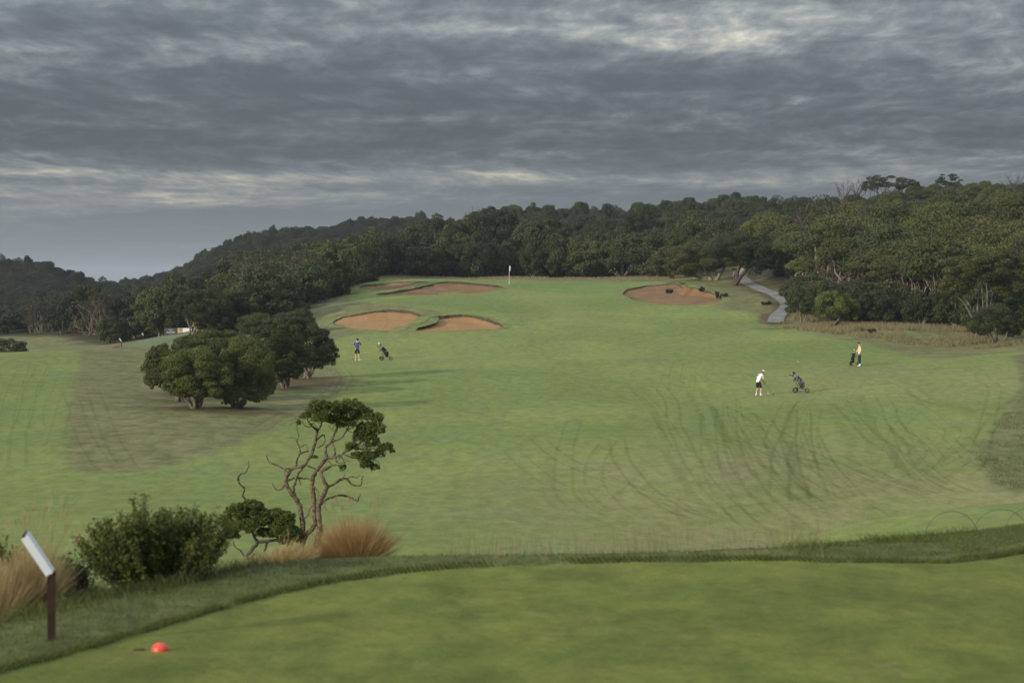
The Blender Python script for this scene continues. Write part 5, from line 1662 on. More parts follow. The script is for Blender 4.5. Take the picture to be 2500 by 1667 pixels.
# green tufts in the rough at the right edge
cc = scatter(ROUGH_RIGHT, .42, rg)
az = cc[:, 0] / cc[:, 1] * FPX + 1250
w_ = vnoise(cc[:, 0] / 1.8, cc[:, 1] / 3.2, 75)
cc = cc[(az < 2540) & (w_ > .45) & (cc[:, 1] < 140)]
cc = np.repeat(cc, 8, 0) + rg.normal(size=(len(cc) * 8, 2)) * .14
grass_patch('rough_tufts', 'dark green tufted rough at the right edge of the fairway', np.c_[cc, H(cc[:, 0], cc[:, 1]) - .02], .13, .022, B_GREEN, 939, .6)

# ---------------------------------------------------------------- signs, markers, flag
M_WHITE = principled('white_paint', (.78, .78, .77), .45, .4)
M_SIGNFACE = principled('pale_sign_face', (.66, .68, .72), .35, .5, 0, .06, 5)
M_POST = principled('dark_timber', (.036, .019, .014), .8, .2, 0, .3, 9)
M_RED = principled('red_plastic', (.72, .065, .040), .35, .5)
M_BLACK = principled('black_fabric', (.018, .018, .020), .75, .25, 0, .3, 20)
M_RUBBER = principled('black_rubber', (.014, .014, .014), .7, .3)
M_METAL = principled('grey_metal', (.30, .30, .31), .35, .5, .8)
M_DKMET = principled('dark_metal', (.05, .05, .055), .4, .5, .6)
M_WIRE = principled('grey_poly_pipe', (.10, .10, .10), .6, .3)
M_CHAR = principled('charcoal_board', (.055, .060, .068), .6, .3, 0, .15, 3)
M_GOLD = principled('gold_board', (.52, .41, .19), .6, .3, 0, .08, 3)


def rot_y(a):
    c, s = math.cos(a), math.sin(a)
    return np.array([[c, 0, s], [0, 1, 0], [-s, 0, c]])


def tee_sign(loc, s, rz, label, post_h=.46):
    root = empty('tee_sign', loc, rz, s)
    MB().box((0, 0, post_h / 2 - .05), (.052, .045, post_h + .1)).obj('post', M_POST, root)
    # tilted lectern panel seen almost from its side
    r = rot_y(math.radians(57))
    c = np.array([-.085, 0, post_h + .125])
    panel = MB().box(c, (.33, .30, .022), r).obj('panel', M_POST, root)
    MB().box(c + r @ np.array([0, -.002, .0135]), (.315, .285, .005), r).obj('face', M_SIGNFACE, panel)
    MB().box(c + r @ np.array([-.0, -.151, .0]), (.30, .006, .052), r).obj('side_board', M_SIGNFACE, panel)
    return tag(root, label, 'sign')


ps = tee_pt(126, 1567, TEE_Z + .03); ps[2] = float(H(ps[0], ps[1]))
tee_sign(ps, 1.06, R(8), 'tee sign on a dark post with a tilted pale panel, close by on the collar')
pg = on(296, 218); tee_sign(pg, 1.15, 0, 'tiny post sign with tilted pale panel at the front of the distant tee', .5)
pg = on(350, 243); tee_sign(pg, 1.0, 0, 'tiny tilted pale sign at the back of the distant tee, against the scrub', .5)

pm = tee_pt(391, 1590); pm[2] = float(H(pm[0], pm[1]))
root = empty('tee_marker', pm)
MB().lathe([(.062, -.004), (.062, .006), (.059, .020), (.051, .036), (.038, .049), (.020, .057), (.002, .060)], (0, 0, 0), sides=24).obj('dome', M_RED, root, True)
MB().lathe([(.008, -.06), (.008, 0)], (0, 0, 0), sides=8).obj('spike', M_DKMET, root)
tag(root, 'red dome tee marker on the mown tee', 'tee marker')
pdv = tee_pt(341, 1588); pdv[2] = float(H(pdv[0], pdv[1])) + .004
MB().lathe([(.045, 0.0), (.030, .003), (.002, .004)], (0, 0, 0), sides=14).obj('divot', principled('bare_soil', (.05, .042, .022), .95, .1, 0, .3, 20)).location = pdv
tag(bpy.data.objects['divot'], 'dark bare divot in the tee beside the red marker', 'divot')

pf = G(1243, 694)
root = empty('flagstick', pf)
MB().tube([(0, 0, -.1), (.01, 0, 1.0), (.03, 0, 2.15)], .016, 8).obj('pole', M_WHITE, root)
fv, fq = [], []
for i in range(9):
    t = i / 8
    for j in range(5):
        u = j / 4
        fv.append((.03 + .10 * t + .02 * math.sin(7 * t + 3 * u), .03 * math.sin(5 * t + 4 * u), 2.12 - .50 * u - .30 * t * (.3 + u * .4)))
for i in range(8):
    for j in range(4):
        fq.append((i * 5 + j, i * 5 + j + 1, i * 5 + 6 + j, i * 5 + 5 + j))
link(bpy.data.objects.new('flag', mesh_quads('flag', fv, fq, M_WHITE, True)), root)
root.scale = (1.25, 1.25, 1.05)
tag(root, 'white flag hanging limp on a pale pole in the hole', 'flagstick')


def text(body, size, loc, mat, parent, name, sx=1.0):
    cu = bpy.data.curves.new(name, 'FONT')
    cu.body = body
    cu.size = size
    cu.align_x = 'CENTER'; cu.align_y = 'CENTER'
    cu.extrude = .003
    o = link(bpy.data.objects.new(name, cu), parent)
    o.rotation_euler = (math.pi / 2, 0, 0)
    o.location = loc
    o.scale = (sx, 1, 1)
    bpy.context.view_layer.update()
    me = bpy.data.meshes.new_from_object(o.evaluated_get(bpy.context.evaluated_depsgraph_get()))
    bpy.data.objects.remove(o)
    me.materials.clear(); me.materials.append(mat)
    o = link(bpy.data.objects.new(name, me), parent)
    o.rotation_euler = (math.pi / 2, 0, 0)
    o.location = loc
    o.scale = (sx, 1, 1)
    return o


pb = W(401, 820, 246.0)
pb[2] = float(H(pb[0], pb[1]))
m_ = 246.0 / FPX
zb = W(401, 819, 246.0)[2] - pb[2]
root = empty('course_sign', pb)
bw, bh = 32.8 * m_, 18.2 * m_
MB().box((bw / 2, 0, zb + bh / 2), (bw, .06, bh)).obj('name_panel', M_CHAR, root)
gw = 13.0 * m_
MB().box((bw + gw / 2 + .004, 0, zb + bh / 2), (gw, .06, bh)).obj('number_panel', M_GOLD, root)
ww = 22.0 * m_
MB().box((bw + gw + ww / 2 + .008, 0, zb + bh / 2), (ww, .06, bh)).obj('white_panel', M_WHITE, root)
for x_ in (.3, bw - .1, bw + gw + ww - .3):
    MB().box((x_, .07, (zb + bh * .8) / 2 - .1), (.08, .08, zb + bh * .8 + .2)).obj('post', M_POST, root)
nm = bpy.data.objects['name_panel']
yf = -.034
text('PORTSEA', .215, (bw / 2, yf, zb + bh * .42), M_WHITE, nm, 'lettering', 1.0)
text('Sotheby\'s', .13, (bw * .5, yf, zb + bh * .80), M_WHITE, nm, 'lettering')
MB().box((bw * .5, yf, zb + bh * .60), (.20, .006, .016)).obj('rule', M_WHITE, nm)
text('CHAMPIONSHIP GOLF', .072, (bw / 2, yf, zb + bh * .17), M_GOLD, nm, 'lettering')
npn = bpy.data.objects['number_panel']
text('18', .33, (bw + gw / 2, yf, zb + bh * .76), M_BLACK, npn, 'number', .95)
MB().box((bw + gw / 2, yf, zb + bh * .38), (gw * .72, .006, .035)).obj('rule', M_POST, npn)
tag(root, 'long course sign reading PORTSEA and 18 on the distant tee', 'sign')

# thin hoops of pipe standing behind the bank
for i, (xa, xt, xb, yt, yb) in enumerate([(2257, 2308, 2386, 1250, 1312), (2374, 2432, 2510, 1245, 1305), (2452, 2516, 2580, 1240, 1300)]):
    d = 31.0 + i * .5
    a = W(xa, yb, d); b = W(xb, yb, d + .25); t = W((xa + xb) / 2, yt, d)
    gr = [float(H(q[0], q[1])) for q in (a, b)]
    c = (a + b) / 2
    pts_ = []
    for th in np.linspace(0, math.pi, 22):
        q = c + (a - c) * math.cos(th); q[2] = c[2] + (t[2] - c[2]) * math.sin(th); pts_.append(q)
    pts_ = [np.array([a[0], a[1], gr[0] - .1])] + pts_ + [np.array([b[0], b[1], gr[1] - .1])]
    base = np.array([c[0], c[1], float(H(c[0], c[1]))])
    o = MB().tube(np.array(pts_) - base, .0040, 6).obj('pipe_hoop', M_WIRE, None, True)
    o.location = base
    tag(o, ['thin grey pipe hoop farthest left behind the right bank', 'thin grey pipe hoop in the middle of the row behind the right bank', 'thin grey pipe hoop cut by the right edge of the picture'][i], 'hoop', 'pipe hoops behind the bank')

# ---------------------------------------------------------------- people
M_SKIN = principled('skin', (.60, .36, .25), .55, .3, 0, .06, 12)
M_BLUE = principled('blue_shirt', (.040, .085, .235), .8, .2, 0, .12, 15)
M_SHORT = principled('black_shorts', (.016, .016, .018), .8, .2, 0, .2, 15)
M_WSHIRT = principled('white_shirt', (.78, .78, .78), .8, .2, 0, .05, 15)
M_CREAM = principled('cream_jumper', (.66, .55, .36), .85, .2, 0, .08, 15)
M_SHOE = principled('white_shoe', (.74, .74, .74), .5, .3, 0, .05, 20)
M_HAIR = principled('dark_hair', (.030, .020, .016), .6, .3)
M_NAVY = principled('navy_cap', (.014, .018, .035), .7, .2)


def skin_mesh(name, joints, edges, mat, parent, sub=2):
    """one continuous surface grown over a skeleton: joints name -> (x, y, z, rx, ry)"""
    keys = list(joints)
    ix = {k: i for i, k in enumerate(keys)}
    me = bpy.data.meshes.new(name)
    me.from_pydata([joints[k][:3] for k in keys], [(ix[a], ix[b]) for a, b in edges], [])
    ob = bpy.data.objects.new('grow', me)
    COL.objects.link(ob)
    ob.modifiers.new('s', 'SKIN').use_smooth_shade = True
    for i, k in enumerate(keys):
        sv = me.skin_vertices[0].data[i]
        sv.radius = (joints[k][3], joints[k][4] if len(joints[k]) > 4 else joints[k][3])
        sv.use_root = (i == 0)
    ss = ob.modifiers.new('d', 'SUBSURF'); ss.levels = sub; ss.render_levels = sub
    bpy.context.view_layer.update()
    dg = bpy.context.evaluated_depsgraph_get()
    nm_ = bpy.data.meshes.new_from_object(ob.evaluated_get(dg))
    nm_.name = name
    bpy.data.objects.remove(ob)
    nm_.materials.clear(); nm_.materials.append(mat)
    nm_.polygons.foreach_set('use_smooth', np.full(len(nm_.polygons), True))
    return link(bpy.data.objects.new(name, nm_), parent)


def lerp(a, b, t): return tuple(np.array(a[:3]) * (1 - t) + np.array(b[:3]) * t)


def hand(J, E, side, wr, tip_dir, palm_n, curl=.5):
    """palm and five unequal bent fingers continuing from the wrist"""
    d = np.array(tip_dir, float); d /= np.linalg.norm(d)
    n = np.array(palm_n, float); n -= d * (n @ d); n /= np.linalg.norm(n)
    s = np.cross(d, n)
    w = np.array(J[wr][:3])
    pc_ = w + d * .06
    J[side + 'palm'] = (*pc_, .034, .018); E.append((wr, side + 'palm'))
    for k, (off, ln) in enumerate(((-.030, .066), (-.011, .078), (.009, .074), (.028, .058))):
        a = pc_ + d * .035 + s * off
        b = a + d * ln * .45 + n * ln * .22 * curl
        c = b + d * ln * .30 + n * ln * .45 * curl
        J[f'{side}f{k}a'] = (*a, .010); J[f'{side}f{k}b'] = (*b, .0092); J[f'{side}f{k}c'] = (*c, .008)
        E += [(side + 'palm', f'{side}f{k}a'), (f'{side}f{k}a', f'{side}f{k}b'), (f'{side}f{k}b', f'{side}f{k}c')]
    a = w + d * .03 - s * .036; b = a + d * .03 - s * .022 + n * .012; c = b + d * .026 + n * .012
    J[side + 't0'] = (*a, .012); J[side + 't1'] = (*b, .0105); J[side + 't2'] = (*c, .009)
    E += [(wr, side + 't0'), (side + 't0', side + 't1'), (side + 't1', side + 't2')]


def person(label, loc, J, face, hands, top, bottoms, hat, long_sleeve=False, long_pants=False, socks=True):
    """J: joints of the pose; face: unit direction the head looks"""
    root = empty('person', loc)
    f = np.array(face, float); f /= np.linalg.norm(f)
    up = np.array(J['head'][:3]) - np.array(J['neck'][:3]); up /= np.linalg.norm(up)
    side = np.cross(f, up); side /= np.linalg.norm(side)
    f = np.cross(up, side)
    hd = np.array(J['head'][:3])
    B = {
        'pelvis': (*J['pelvis'], .135, .105), 'waist': (*J['waist'], .125, .095), 'chest': (*J['chest'], .150, .105), 'upper': (*lerp(J['chest'], J['neck'], .6), .11, .085),
        'neck': (*J['neck'], .052), 'jaw': (*(hd - up * .055 + f * .018), .064, .070), 'head': (*hd, .076, .092), 'crown': (*(hd + up * .085 - f * .01), .062, .078),
    }
    E = [('pelvis', 'waist'), ('waist', 'chest'), ('chest', 'upper'), ('upper', 'neck'), ('neck', 'jaw'), ('jaw', 'head'), ('head', 'crown')]
    for s in 'LR':
        sh_, el, wr, hp, kn, an, to = (J[s + q] for q in ('shoulder', 'elbow', 'wrist', 'hip', 'knee', 'ankle', 'toe'))
        B[s + 'sh'] = (*sh_, .060); B[s + 'um'] = (*lerp(sh_, el, .5), .048); B[s + 'el'] = (*el, .040); B[s + 'fm'] = (*lerp(el, wr, .35), .040); B[s + 'wr'] = (*wr, .027)
        E += [('upper', s + 'sh'), (s + 'sh', s + 'um'), (s + 'um', s + 'el'), (s + 'el', s + 'fm'), (s + 'fm', s + 'wr')]
        B[s + 'hip'] = (*hp, .090); B[s + 'th'] = (*lerp(hp, kn, .45), .078); B[s + 'kn'] = (*kn, .055); B[s + 'cf'] = (*lerp(kn, an, .32), .056); B[s + 'sn'] = (*lerp(kn, an, .7), .040); B[s + 'an'] = (*an, .036)
        hl = np.array(an) + np.array([0, 0, -.035])
        B[s + 'ft'] = (*lerp(tuple(hl), to, .5), .036, .03); B[s + 'to'] = (*to, .032, .022)
        E += [('pelvis', s + 'hip'), (s + 'hip', s + 'th'), (s + 'th', s + 'kn'), (s + 'kn', s + 'cf'), (s + 'cf', s + 'sn'), (s + 'sn', s + 'an'), (s + 'an', s + 'ft'), (s + 'ft', s + 'to')]
        hand(B, E, s, s + 'wr', *hands[s])
    body = skin_mesh('body', B, E, M_SKIN, root, 2)
    fb = MB()
    fb.ball(hd - up * .02 + f * .098, (.013, .013, .020), 8, 6)
    for q in (-1, 1):
        fb.ball(hd - up * .01 + side * q * .080 - f * .01, (.014, .018, .030), 8, 6)
    fb.obj('nose_and_ears', M_SKIN, root, True)
    MB().box(hd - up * .058 + f * .092, (.044, .044, .010)).obj('mouth', M_SKIN, root)
    for q in (-1, 1):
        MB().ball(hd + up * .008 + f * .086 + side * q * .031, .010, 8, 6).obj('eye', M_HAIR, root)
    # clothes
    g = 1.16
    C = {k: (*B[k][:3], B[k][3] * g, (B[k][4] if len(B[k]) > 4 else B[k][3]) * g) for k in ('pelvis', 'waist', 'chest', 'upper')}
    C = {'chest': C['chest'], 'waist': C['waist'], 'upper': C['upper'], 'hem': (*lerp(J['waist'], J['pelvis'], 1.05), .178, .150), 'low': (*lerp(J['waist'], J['pelvis'], 1.45), .150, .125)}
    CE = [('low', 'hem'), ('hem', 'waist'), ('waist', 'chest'), ('chest', 'upper')]
    C['collar'] = (*lerp(lerp(J['chest'], J['neck'], .6), J['neck'], .85), .068, .062); CE.append(('upper', 'collar'))
    for s in 'LR':
        C[s + 'sh'] = (*J[s + 'shoulder'], .076); C[s + 'um'] = (*lerp(J[s + 'shoulder'], J[s + 'elbow'], .5), .064)
        CE += [('upper', s + 'sh'), (s + 'sh', s + 'um')]
        if long_sleeve:
            C[s + 'el'] = (*J[s + 'elbow'], .054); C[s + 'cuff'] = (*lerp(J[s + 'elbow'], J[s + 'wrist'], .92), .040)
            CE += [(s + 'um', s + 'el'), (s + 'el', s + 'cuff')]
        else:
            C[s + 'cuff'] = (*lerp(J[s + 'shoulder'], J[s + 'elbow'], .88), .062); CE.append((s + 'um', s + 'cuff'))
    skin_mesh('jumper' if long_sleeve else 'shirt', C, CE, top, root, 2)
    D = {'pelvis': (*J['pelvis'], .150, .122), 'belt': (*lerp(J['pelvis'], J['waist'], .6), .138, .108)}
    DE = [('pelvis', 'belt')]
    for s in 'LR':
        hp, kn, an = J[s + 'hip'], J[s + 'knee'], J[s + 'ankle']
        D[s + 'hip'] = (*hp, .112); D[s + 'th'] = (*lerp(hp, kn, .45), .098); DE += [('pelvis', s + 'hip'), (s + 'hip', s + 'th')]
        if long_pants:
            D[s + 'kn'] = (*kn, .074); D[s + 'cf'] = (*lerp(kn, an, .5), .066); D[s + 'hem'] = (*lerp(kn, an, .80), .054)
            DE += [(s + 'th', s + 'kn'), (s + 'kn', s + 'cf'), (s + 'cf', s + 'hem')]
        else:
            D[s + 'hem'] = (*lerp(hp, kn, .93), .088); DE.append((s + 'th', s + 'hem'))
    skin_mesh('trousers' if long_pants else 'shorts', D, DE, bottoms, root, 2)
    for s in 'LR':
        an, to = np.array(J[s + 'ankle']), np.array(J[s + 'toe'])
        heel = an + np.array([0, 0, -.045]) - (to - an) * np.array([.30, .30, 0])
        skin_mesh('shoe', {'m': (*((heel + to) / 2 + np.array([0, 0, .005])), .050, .040), 'h': (*heel, .044, .040), 't': (*(to + (to - heel) * .10), .042, .032), 'a': (*(an + np.array([0, 0, .005])), .046)}, [('m', 'h'), ('m', 't'), ('m', 'a')], M_SHOE, root, 2)
        if socks:
            MB().tube([an + (np.array(J[s + 'knee']) - an) * t for t in (0, .12, .26)], [.047, .046, .050], 10).obj('sock', M_SHOE, root, True)
    # cap or hair
    hb = MB()
    ring = []
    ax = Vector(up).to_track_quat('Z', 'Y').to_matrix()
    hb.lathe([(.104, .005), (.106, .035), (.098, .070), (.074, .100), (.040, .116), (.003, .121)], hd + up * .012 - f * .008, up, 18)
    cap = hb.obj('cap' if hat != M_HAIR else 'hair', hat, root, True)
    if hat != M_HAIR:
        MB().ball(hd - f * .030 + up * .01, (.084, .084, .090), 14, 9).obj('hair', M_HAIR, root, True)
        pts_ = []
        br = MB()
        v = []
        for i in range(9):
            t = (i / 8 - .5) * 2.0
            e = f * math.cos(t) * .105 + side * math.sin(t) * .098
            o_ = f * (math.cos(t) * .105 + .075 * math.cos(t * .9)) + side * math.sin(t) * .088
            v += [hd + up * .028 + e, hd + up * .016 + o_, hd + up * .022 + o_, hd + up * .036 + e]
        q = []
        for i in range(8):
            for j in range(4):
                q.append((i * 4 + j, i * 4 + (j + 1) % 4, i * 4 + 4 + (j + 1) % 4, i * 4 + 4 + j))
        link(bpy.data.objects.new('peak', mesh_quads('peak', v, q, hat, True)), cap)
    tag(root, label, 'person')
    return root


# golfer in blue, seen from behind, raising a rangefinder
J = dict(pelvis=(0, 0, .96), waist=(0, 0, 1.10), chest=(0, .01, 1.32), neck=(.01, .03, 1.54), head=(.02, .06, 1.69),
         Lshoulder=(-.19, .01, 1.45), Lelbow=(-.29, .12, 1.24), Lwrist=(-.05, .25, 1.52), Rshoulder=(.20, .01, 1.45), Relbow=(.33, .12, 1.25), Rwrist=(.11, .25, 1.53),
         Lhip=(-.10, 0, .92), Lknee=(-.13, .03, .50), Lankle=(-.13, 0, .085), Ltoe=(-.15, .17, .035), Rhip=(.10, 0, .92), Rknee=(.13, .02, .50), Rankle=(.15, -.02, .085), Rtoe=(.30, .03, .035))
gp = G(872, 880)
person('person in a blue polo and black shorts seen from behind, hands raised to the face', gp, J, (.15, 1, 0), {'L': ((.6, .2, .7), (.5, .6, 0), .9), 'R': ((-.5, .2, .7), (-.5, .6, 0), .9)}, M_BLUE, M_SHORT, M_NAVY, socks=False)
MB().box((.035, .285, 1.665), (.07, .10, .05)).obj('rangefinder', M_BLACK).location = gp
tag(bpy.data.objects['rangefinder'], 'small black rangefinder held to the face of the blue-shirted person', 'rangefinder')

# golfer in white addressing the ball, facing right and away
Fd = np.array([.80, .60]); Sd = np.array([.60, -.80])      # forward, his right


def fs(f_, s_, z): return (Fd[0] * f_ + Sd[0] * s_, Fd[1] * f_ + Sd[1] * s_, z)


J = dict(pelvis=fs(-.08, 0, .92), waist=fs(-.02, 0, 1.06), chest=fs(.10, 0, 1.26), neck=fs(.24, .02, 1.43), head=fs(.34, .02, 1.55),
         Lshoulder=fs(.15, -.19, 1.38), Lelbow=fs(.30, -.17, 1.12), Lwrist=fs(.42, -.03, .90), Rshoulder=fs(.15, .19, 1.34), Relbow=fs(.27, .18, 1.09), Rwrist=fs(.41, .03, .86),
         Lhip=fs(-.06, -.10, .88), Lknee=fs(.03, -.17, .48), Lankle=fs(-.05, -.22, .085), Ltoe=fs(.13, -.26, .035), Rhip=fs(-.06, .10, .88), Rknee=fs(.03, .17, .48), Rankle=fs(-.05, .22, .085), Rtoe=fs(.13, .24, .035))
gw_ = G(1853, 966)
person('person in a white shirt, white cap and black shorts bending over a club', gw_, J, (*(Fd * .9), -.75), {'L': (fs(.35, .1, -.9), fs(.2, .9, 0), 1.0), 'R': (fs(.35, -.1, -.9), fs(.2, -.9, 0), 1.0)}, M_WSHIRT, M_SHORT, M_WSHIRT)


def golf_club(base, grip, headp, label, iron=True, group=None):
    b = np.asarray(base, float); g_ = np.asarray(grip, float); h_ = np.asarray(headp, float)
    root = empty('golf_club', b)
    d = (g_ - h_) / np.linalg.norm(g_ - h_)
    MB().tube([h_ - b, g_ - d * .25 - b], [.006, .008], 8).obj('shaft', M_METAL, root)
    MB().tube([g_ - d * .25 - b, g_ - b], [.012, .014], 8).obj('grip', M_RUBBER, root)
    if iron:
        MB().box(h_ - b + np.array([.035, 0, .012]), (.09, .022, .055), rot_y(.25), .8).obj('head', M_DKMET, root)
    else:
        MB().ball(h_ - b, (.06, .05, .045), 12, 8).obj('head', M_DKMET, root, True)
    return tag(root, label, 'golf club', group)


hgrip = gw_ + np.array(fs(.43, -.01, .93)); hh_ = gw_ + np.array(fs(.43, .0, 0)) + np.array([.62, .20, .0])
hh_[2] = float(H(hh_[0], hh_[1])) + .035
golf_club((hh_[0], hh_[1], hh_[2] - .035), hgrip, hh_, 'iron club held low by the person in the white shirt')
for px_, py_, lb in ((1875, 962, 'white golf ball at the feet of the person in the white shirt'), (1948, 884, 'white golf ball lying alone on the fairway between the two right-hand golfers')):
    g = G(px_, py_)
    o = MB().ball((0, 0, 0), .034, 12, 9).obj('golf_ball', M_WHITE, None, True)
    o.location = (g[0], g[1], g[2] + .04)
    tag(o, lb, 'golf ball')

# golfer in a cream jumper, in profile facing left, hand on his trolley
J = dict(pelvis=(.02, 0, .95), waist=(.02, 0, 1.09), chest=(.03, 0, 1.31), neck=(0, 0, 1.53), head=(-.04, 0, 1.68),
         Lshoulder=(.02, .18, 1.44), Lelbow=(-.06, .22, 1.18), Lwrist=(-.24, .12, 1.05), Rshoulder=(.05, -.18, 1.44), Relbow=(.07, -.22, 1.16), Rwrist=(-.04, -.20, .92),
         Lhip=(.02, .09, .91), Lknee=(-.03, .10, .50), Lankle=(.06, .10, .085), Ltoe=(-.11, .11, .035), Rhip=(.02, -.09, .91), Rknee=(.02, -.11, .50), Rankle=(.03, -.12, .085), Rtoe=(-.15, -.13, .035))
gc = G(2098, 894)
person('person in a cream jumper and black trousers, in profile facing left', gc, J, (-1, 0, .06), {'L': ((-.9, -.1, -.3), (0, 0, -1), .9), 'R': ((-.25, 0, -.95), (-.6, .5, 0), .4)}, M_CREAM, M_SHORT, M_HAIR, True, True)


# ---------------------------------------------------------------- golf trolleys and bags
def camo_material():
    m = bpy.data.materials.new('patterned_bag')
    m.use_nodes = True
    k = NT(m.node_tree)
    b = m.node_tree.nodes['Principled BSDF']
    tc = k.n('ShaderNodeTexCoord').outputs['Object']
    n = k.noise(tc, 11.0, 3, .5, 1.5)
    k.put(b.inputs['Base Color'], k.mix(k.smooth(n, .55, .62), (.015, .015, .017), (.36, .32, .30)))
    b.inputs['Roughness'].default_value = .6
    return m


M_CAMO = camo_material()


def wheel(root, c, r, w, axis=(0, 1, 0)):
    c = np.asarray(c, float)
    t = MB().lathe([(r * .80, -w / 2), (r * .97, -w / 2), (r, -w / 4), (r, w / 4), (r * .97, w / 2), (r * .80, w / 2), (r * .80, -w / 2)], c, axis, 20).obj('wheel', M_RUBBER, root, True)
    rim = MB().lathe([(r * .70, -w * .3), (r * .80, -w * .4), (r * .80, w * .4), (r * .70, w * .3), (r * .70, -w * .3)], c, axis, 20)
    rim.lathe([(.002, -w * .5), (r * .2, -w * .5), (r * .2, w * .5), (.002, w * .5)], c, axis, 10)
    rim.obj('rim', M_DKMET, t, True)
    ax = Vector(axis).normalized(); m3 = np.array(ax.to_track_quat('Z', 'Y').to_matrix())
    for k in range(6):
        a = k * math.pi / 3
        MB().tube([c, c + m3 @ np.array([math.cos(a) * r * .75, math.sin(a) * r * .75, 0])], .012, 6).obj('spoke', M_METAL, t)


def trolley(loc, rz, label, handle_back=.42, lean=.5, s=1.0):
    """three-wheeled push trolley; local +x is its front, handle to -x"""
    root = empty('golf_trolley', loc, rz, s)
    wheel(root, (-.20, -.30, .15), .15, .05)
    wheel(root, (-.20, .30, .15), .15, .05)
    wheel(root, (.50, 0, .13), .13, .05)
    MB().tube([(-.20, -.30, .15), (-.10, 0, .26), (-.20, .30, .15)], .016, 8).obj('axle', M_DKMET, root)
    fr = MB().tube([(.50, .05, .13), (.36, .05, .20), (-.02, .02, .26), (-.30, 0, .95)], .020, 8)
    fr.tube([(.50, -.05, .13), (.36, -.05, .20), (-.02, -.02, .26)], .018, 8)
    fr.tube([(-.02, .06, .27), (-.16, .06, .58)], .014, 6)
    fr.obj('frame', M_DKMET, root, True)
    hd_ = MB().tube([(-.30, 0, .93), (-.42, 0, 1.0), (-.52, 0, 1.06)], .015, 8).obj('handle', M_DKMET, root, True)
    MB().tube([(-.52, -.13, 1.04), (-.55, 0, 1.08), (-.52, .13, 1.04)], .020, 8).obj('hand_grip', M_RUBBER, hd_, True)
    MB().box((-.36, 0, 1.02), (.16, .13, .05), rot_y(-.5)).obj('console', M_BLACK, hd_)
    MB().lathe([(.035, 0), (.042, .10), (.034, .11)], (-.30, .14, .66), (0, 0, 1), 12).obj('cup_holder', M_RUBBER, root)
    MB().tube([(.16, -.13, .30), (.14, 0, .22), (.16, .13, .30)], .018, 8).obj('bag_cradle', M_DKMET, root)
    return tag(root, label, 'golf trolley', 'golf trolleys on the fairway')


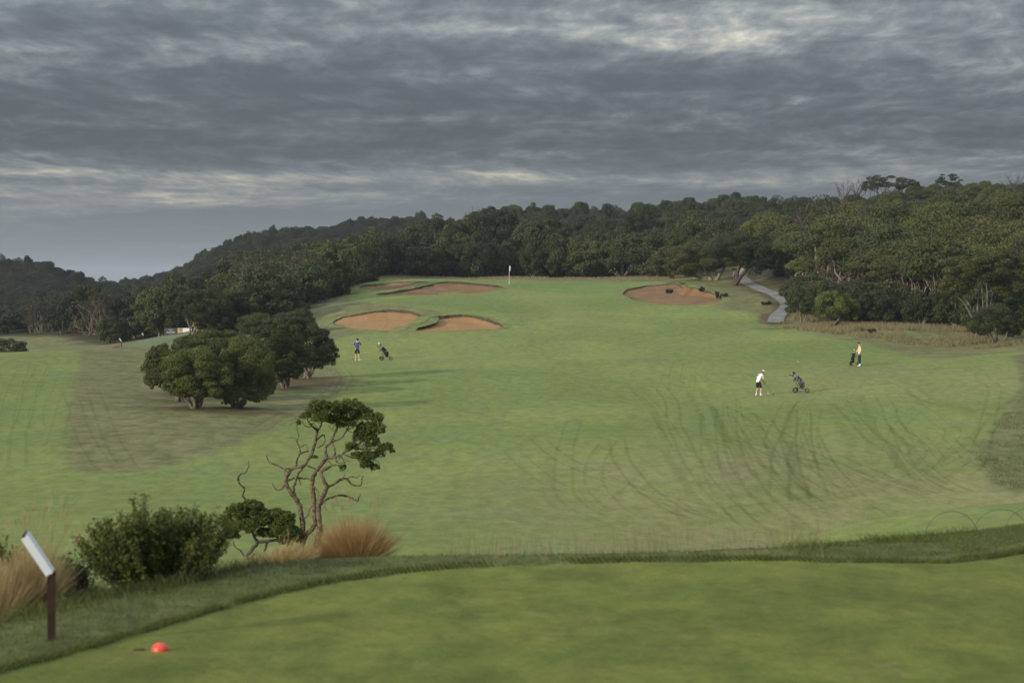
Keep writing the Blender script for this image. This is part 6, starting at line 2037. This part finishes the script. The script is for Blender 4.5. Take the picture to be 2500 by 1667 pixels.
def golf_bag(loc, rz, label, mat, s=1.0, mats2=None, covers=(M_BLACK, M_BLACK, M_WHITE), club_label='club'):
    """bag strapped on a trolley, top leaning towards the handle"""
    root = empty('golf_bag', loc, rz, s)
    lo = np.array([.26, 0, .26]); hi = np.array([-.18, 0, 1.00])
    d = (hi - lo) / np.linalg.norm(hi - lo)
    pr = [(.005, 0), (.105, .0), (.125, .04), (.130, .25), (.120, .45), (.128, .60), (.140, .72), (.150, .80), (.148, .845), (.120, .85), (.11, .80)]
    MB().lathe(pr, lo, d, 18).obj('body', mat, root, True)
    n = np.array([-d[2], 0, d[0]]) * -1.0
    for (t, w_, h_, dp, nm_) in ((.22, .20, .30, .12, 'lower_pocket'), (.52, .17, .18, .10, 'upper_pocket')):
        c = lo + d * t + n * .13
        ang = math.atan2(d[0], d[2])
        mb = MB().ball(c, (dp * .75, w_ / 2, h_ / 2), 12, 8)
        mb.obj(nm_, mat, root, True)
    c = lo + d * .30
    MB().ball(c + np.array([0, -.13, 0]), (.07, .04, .16), 10, 7).obj('side_pocket', mats2 or mat, root, True)
    MB().tube([lo + d * .15 + n * .13, lo + d * .40 + n * .19, lo + d * .70 + n * .14], .012, 6).obj('strap', M_BLACK, root)
    MB().lathe([(.152, 0), (.157, .01), (.157, .03), (.150, .04)], lo + d * .80, d, 18).obj('collar_ring', M_METAL, root, True)
    tag(root, label, 'golf bag', 'golf bags on the trolleys')
    rng = np.random.default_rng(int(abs(loc[0] * 100)))
    cz, sz_ = math.cos(rz), math.sin(rz)
    Rz = np.array([[cz, -sz_, 0], [sz_, cz, 0], [0, 0, 1]])
    base = np.asarray(loc, float)
    for i in range(5):
        off = np.array([rng.uniform(-.05, .05), rng.uniform(-.08, .08), 0])
        a = lo + d * .35 + off * .6; b = lo + d * (1.02 + .16 * rng.random()) + off * 1.1
        A_ = Rz @ (a * s) + base; Bp = Rz @ (b * s) + base
        r2 = empty('golf_club', A_)
        MB().tube([(0, 0, 0), Bp - A_], .009, 6).obj('shaft', M_METAL, r2)
        if i < len(covers):
            MB().ball(Bp - A_, (.058, .052, .075), 12, 8).obj('head_cover', covers[i], r2, True)
        else:
            MB().box(Bp - A_, (.085, .025, .05), rot_y(.6)).obj('head', M_METAL, r2)
        tag(r2, club_label, 'golf club', club_label)


g1 = G(938, 879)
trolley(g1, R(8), 'three-wheeled trolley standing beside the blue-shirted person', s=1.08)
golf_bag(g1, R(8), 'black golf bag on the trolley beside the blue-shirted person', M_BLACK, 1.08, club_label='club in the black bag beside the blue-shirted person')
g2 = G(1950, 958)
trolley(g2, R(-12), 'dark trolley with its handle to the left, beside the white-shirted person', s=1.12)
golf_bag(g2, R(-12), 'black and white patterned golf bag beside the white-shirted person', M_CAMO, 1.12, covers=(M_BLACK, M_DKMET), club_label='club in the patterned bag beside the white-shirted person')
g3 = G(2083, 892)
trolley(g3, R(245), 'dark trolley pushed by the person in the cream jumper', s=.95)
golf_bag(g3, R(245), 'black golf bag with a white head cover before the cream jumper', M_BLACK, .95, covers=(M_WHITE, M_BLACK, M_WHITE), club_label='club in the bag before the cream-jumpered person')

# ---------------------------------------------------------------- the air between here and the hills
hm = bpy.data.materials.new('haze')
hm.use_nodes = True
hm.node_tree.nodes.clear()
ho = hm.node_tree.nodes.new('ShaderNodeOutputMaterial')
hv = hm.node_tree.nodes.new('ShaderNodeVolumePrincipled')
hv.inputs['Color'].default_value = (.80, .86, .95, 1)
hv.inputs['Density'].default_value = .00013
hv.inputs['Anisotropy'].default_value = .2
hm.node_tree.links.new(hv.outputs[0], ho.inputs['Volume'])
zlo = float(gz0.min()) - 1.5 - 9
zhi = 60.0
tag(MB().box((0, 0, (zlo + zhi) / 2), (19000, 19000, zhi - zlo)).obj('haze', hm), kind='stuff')
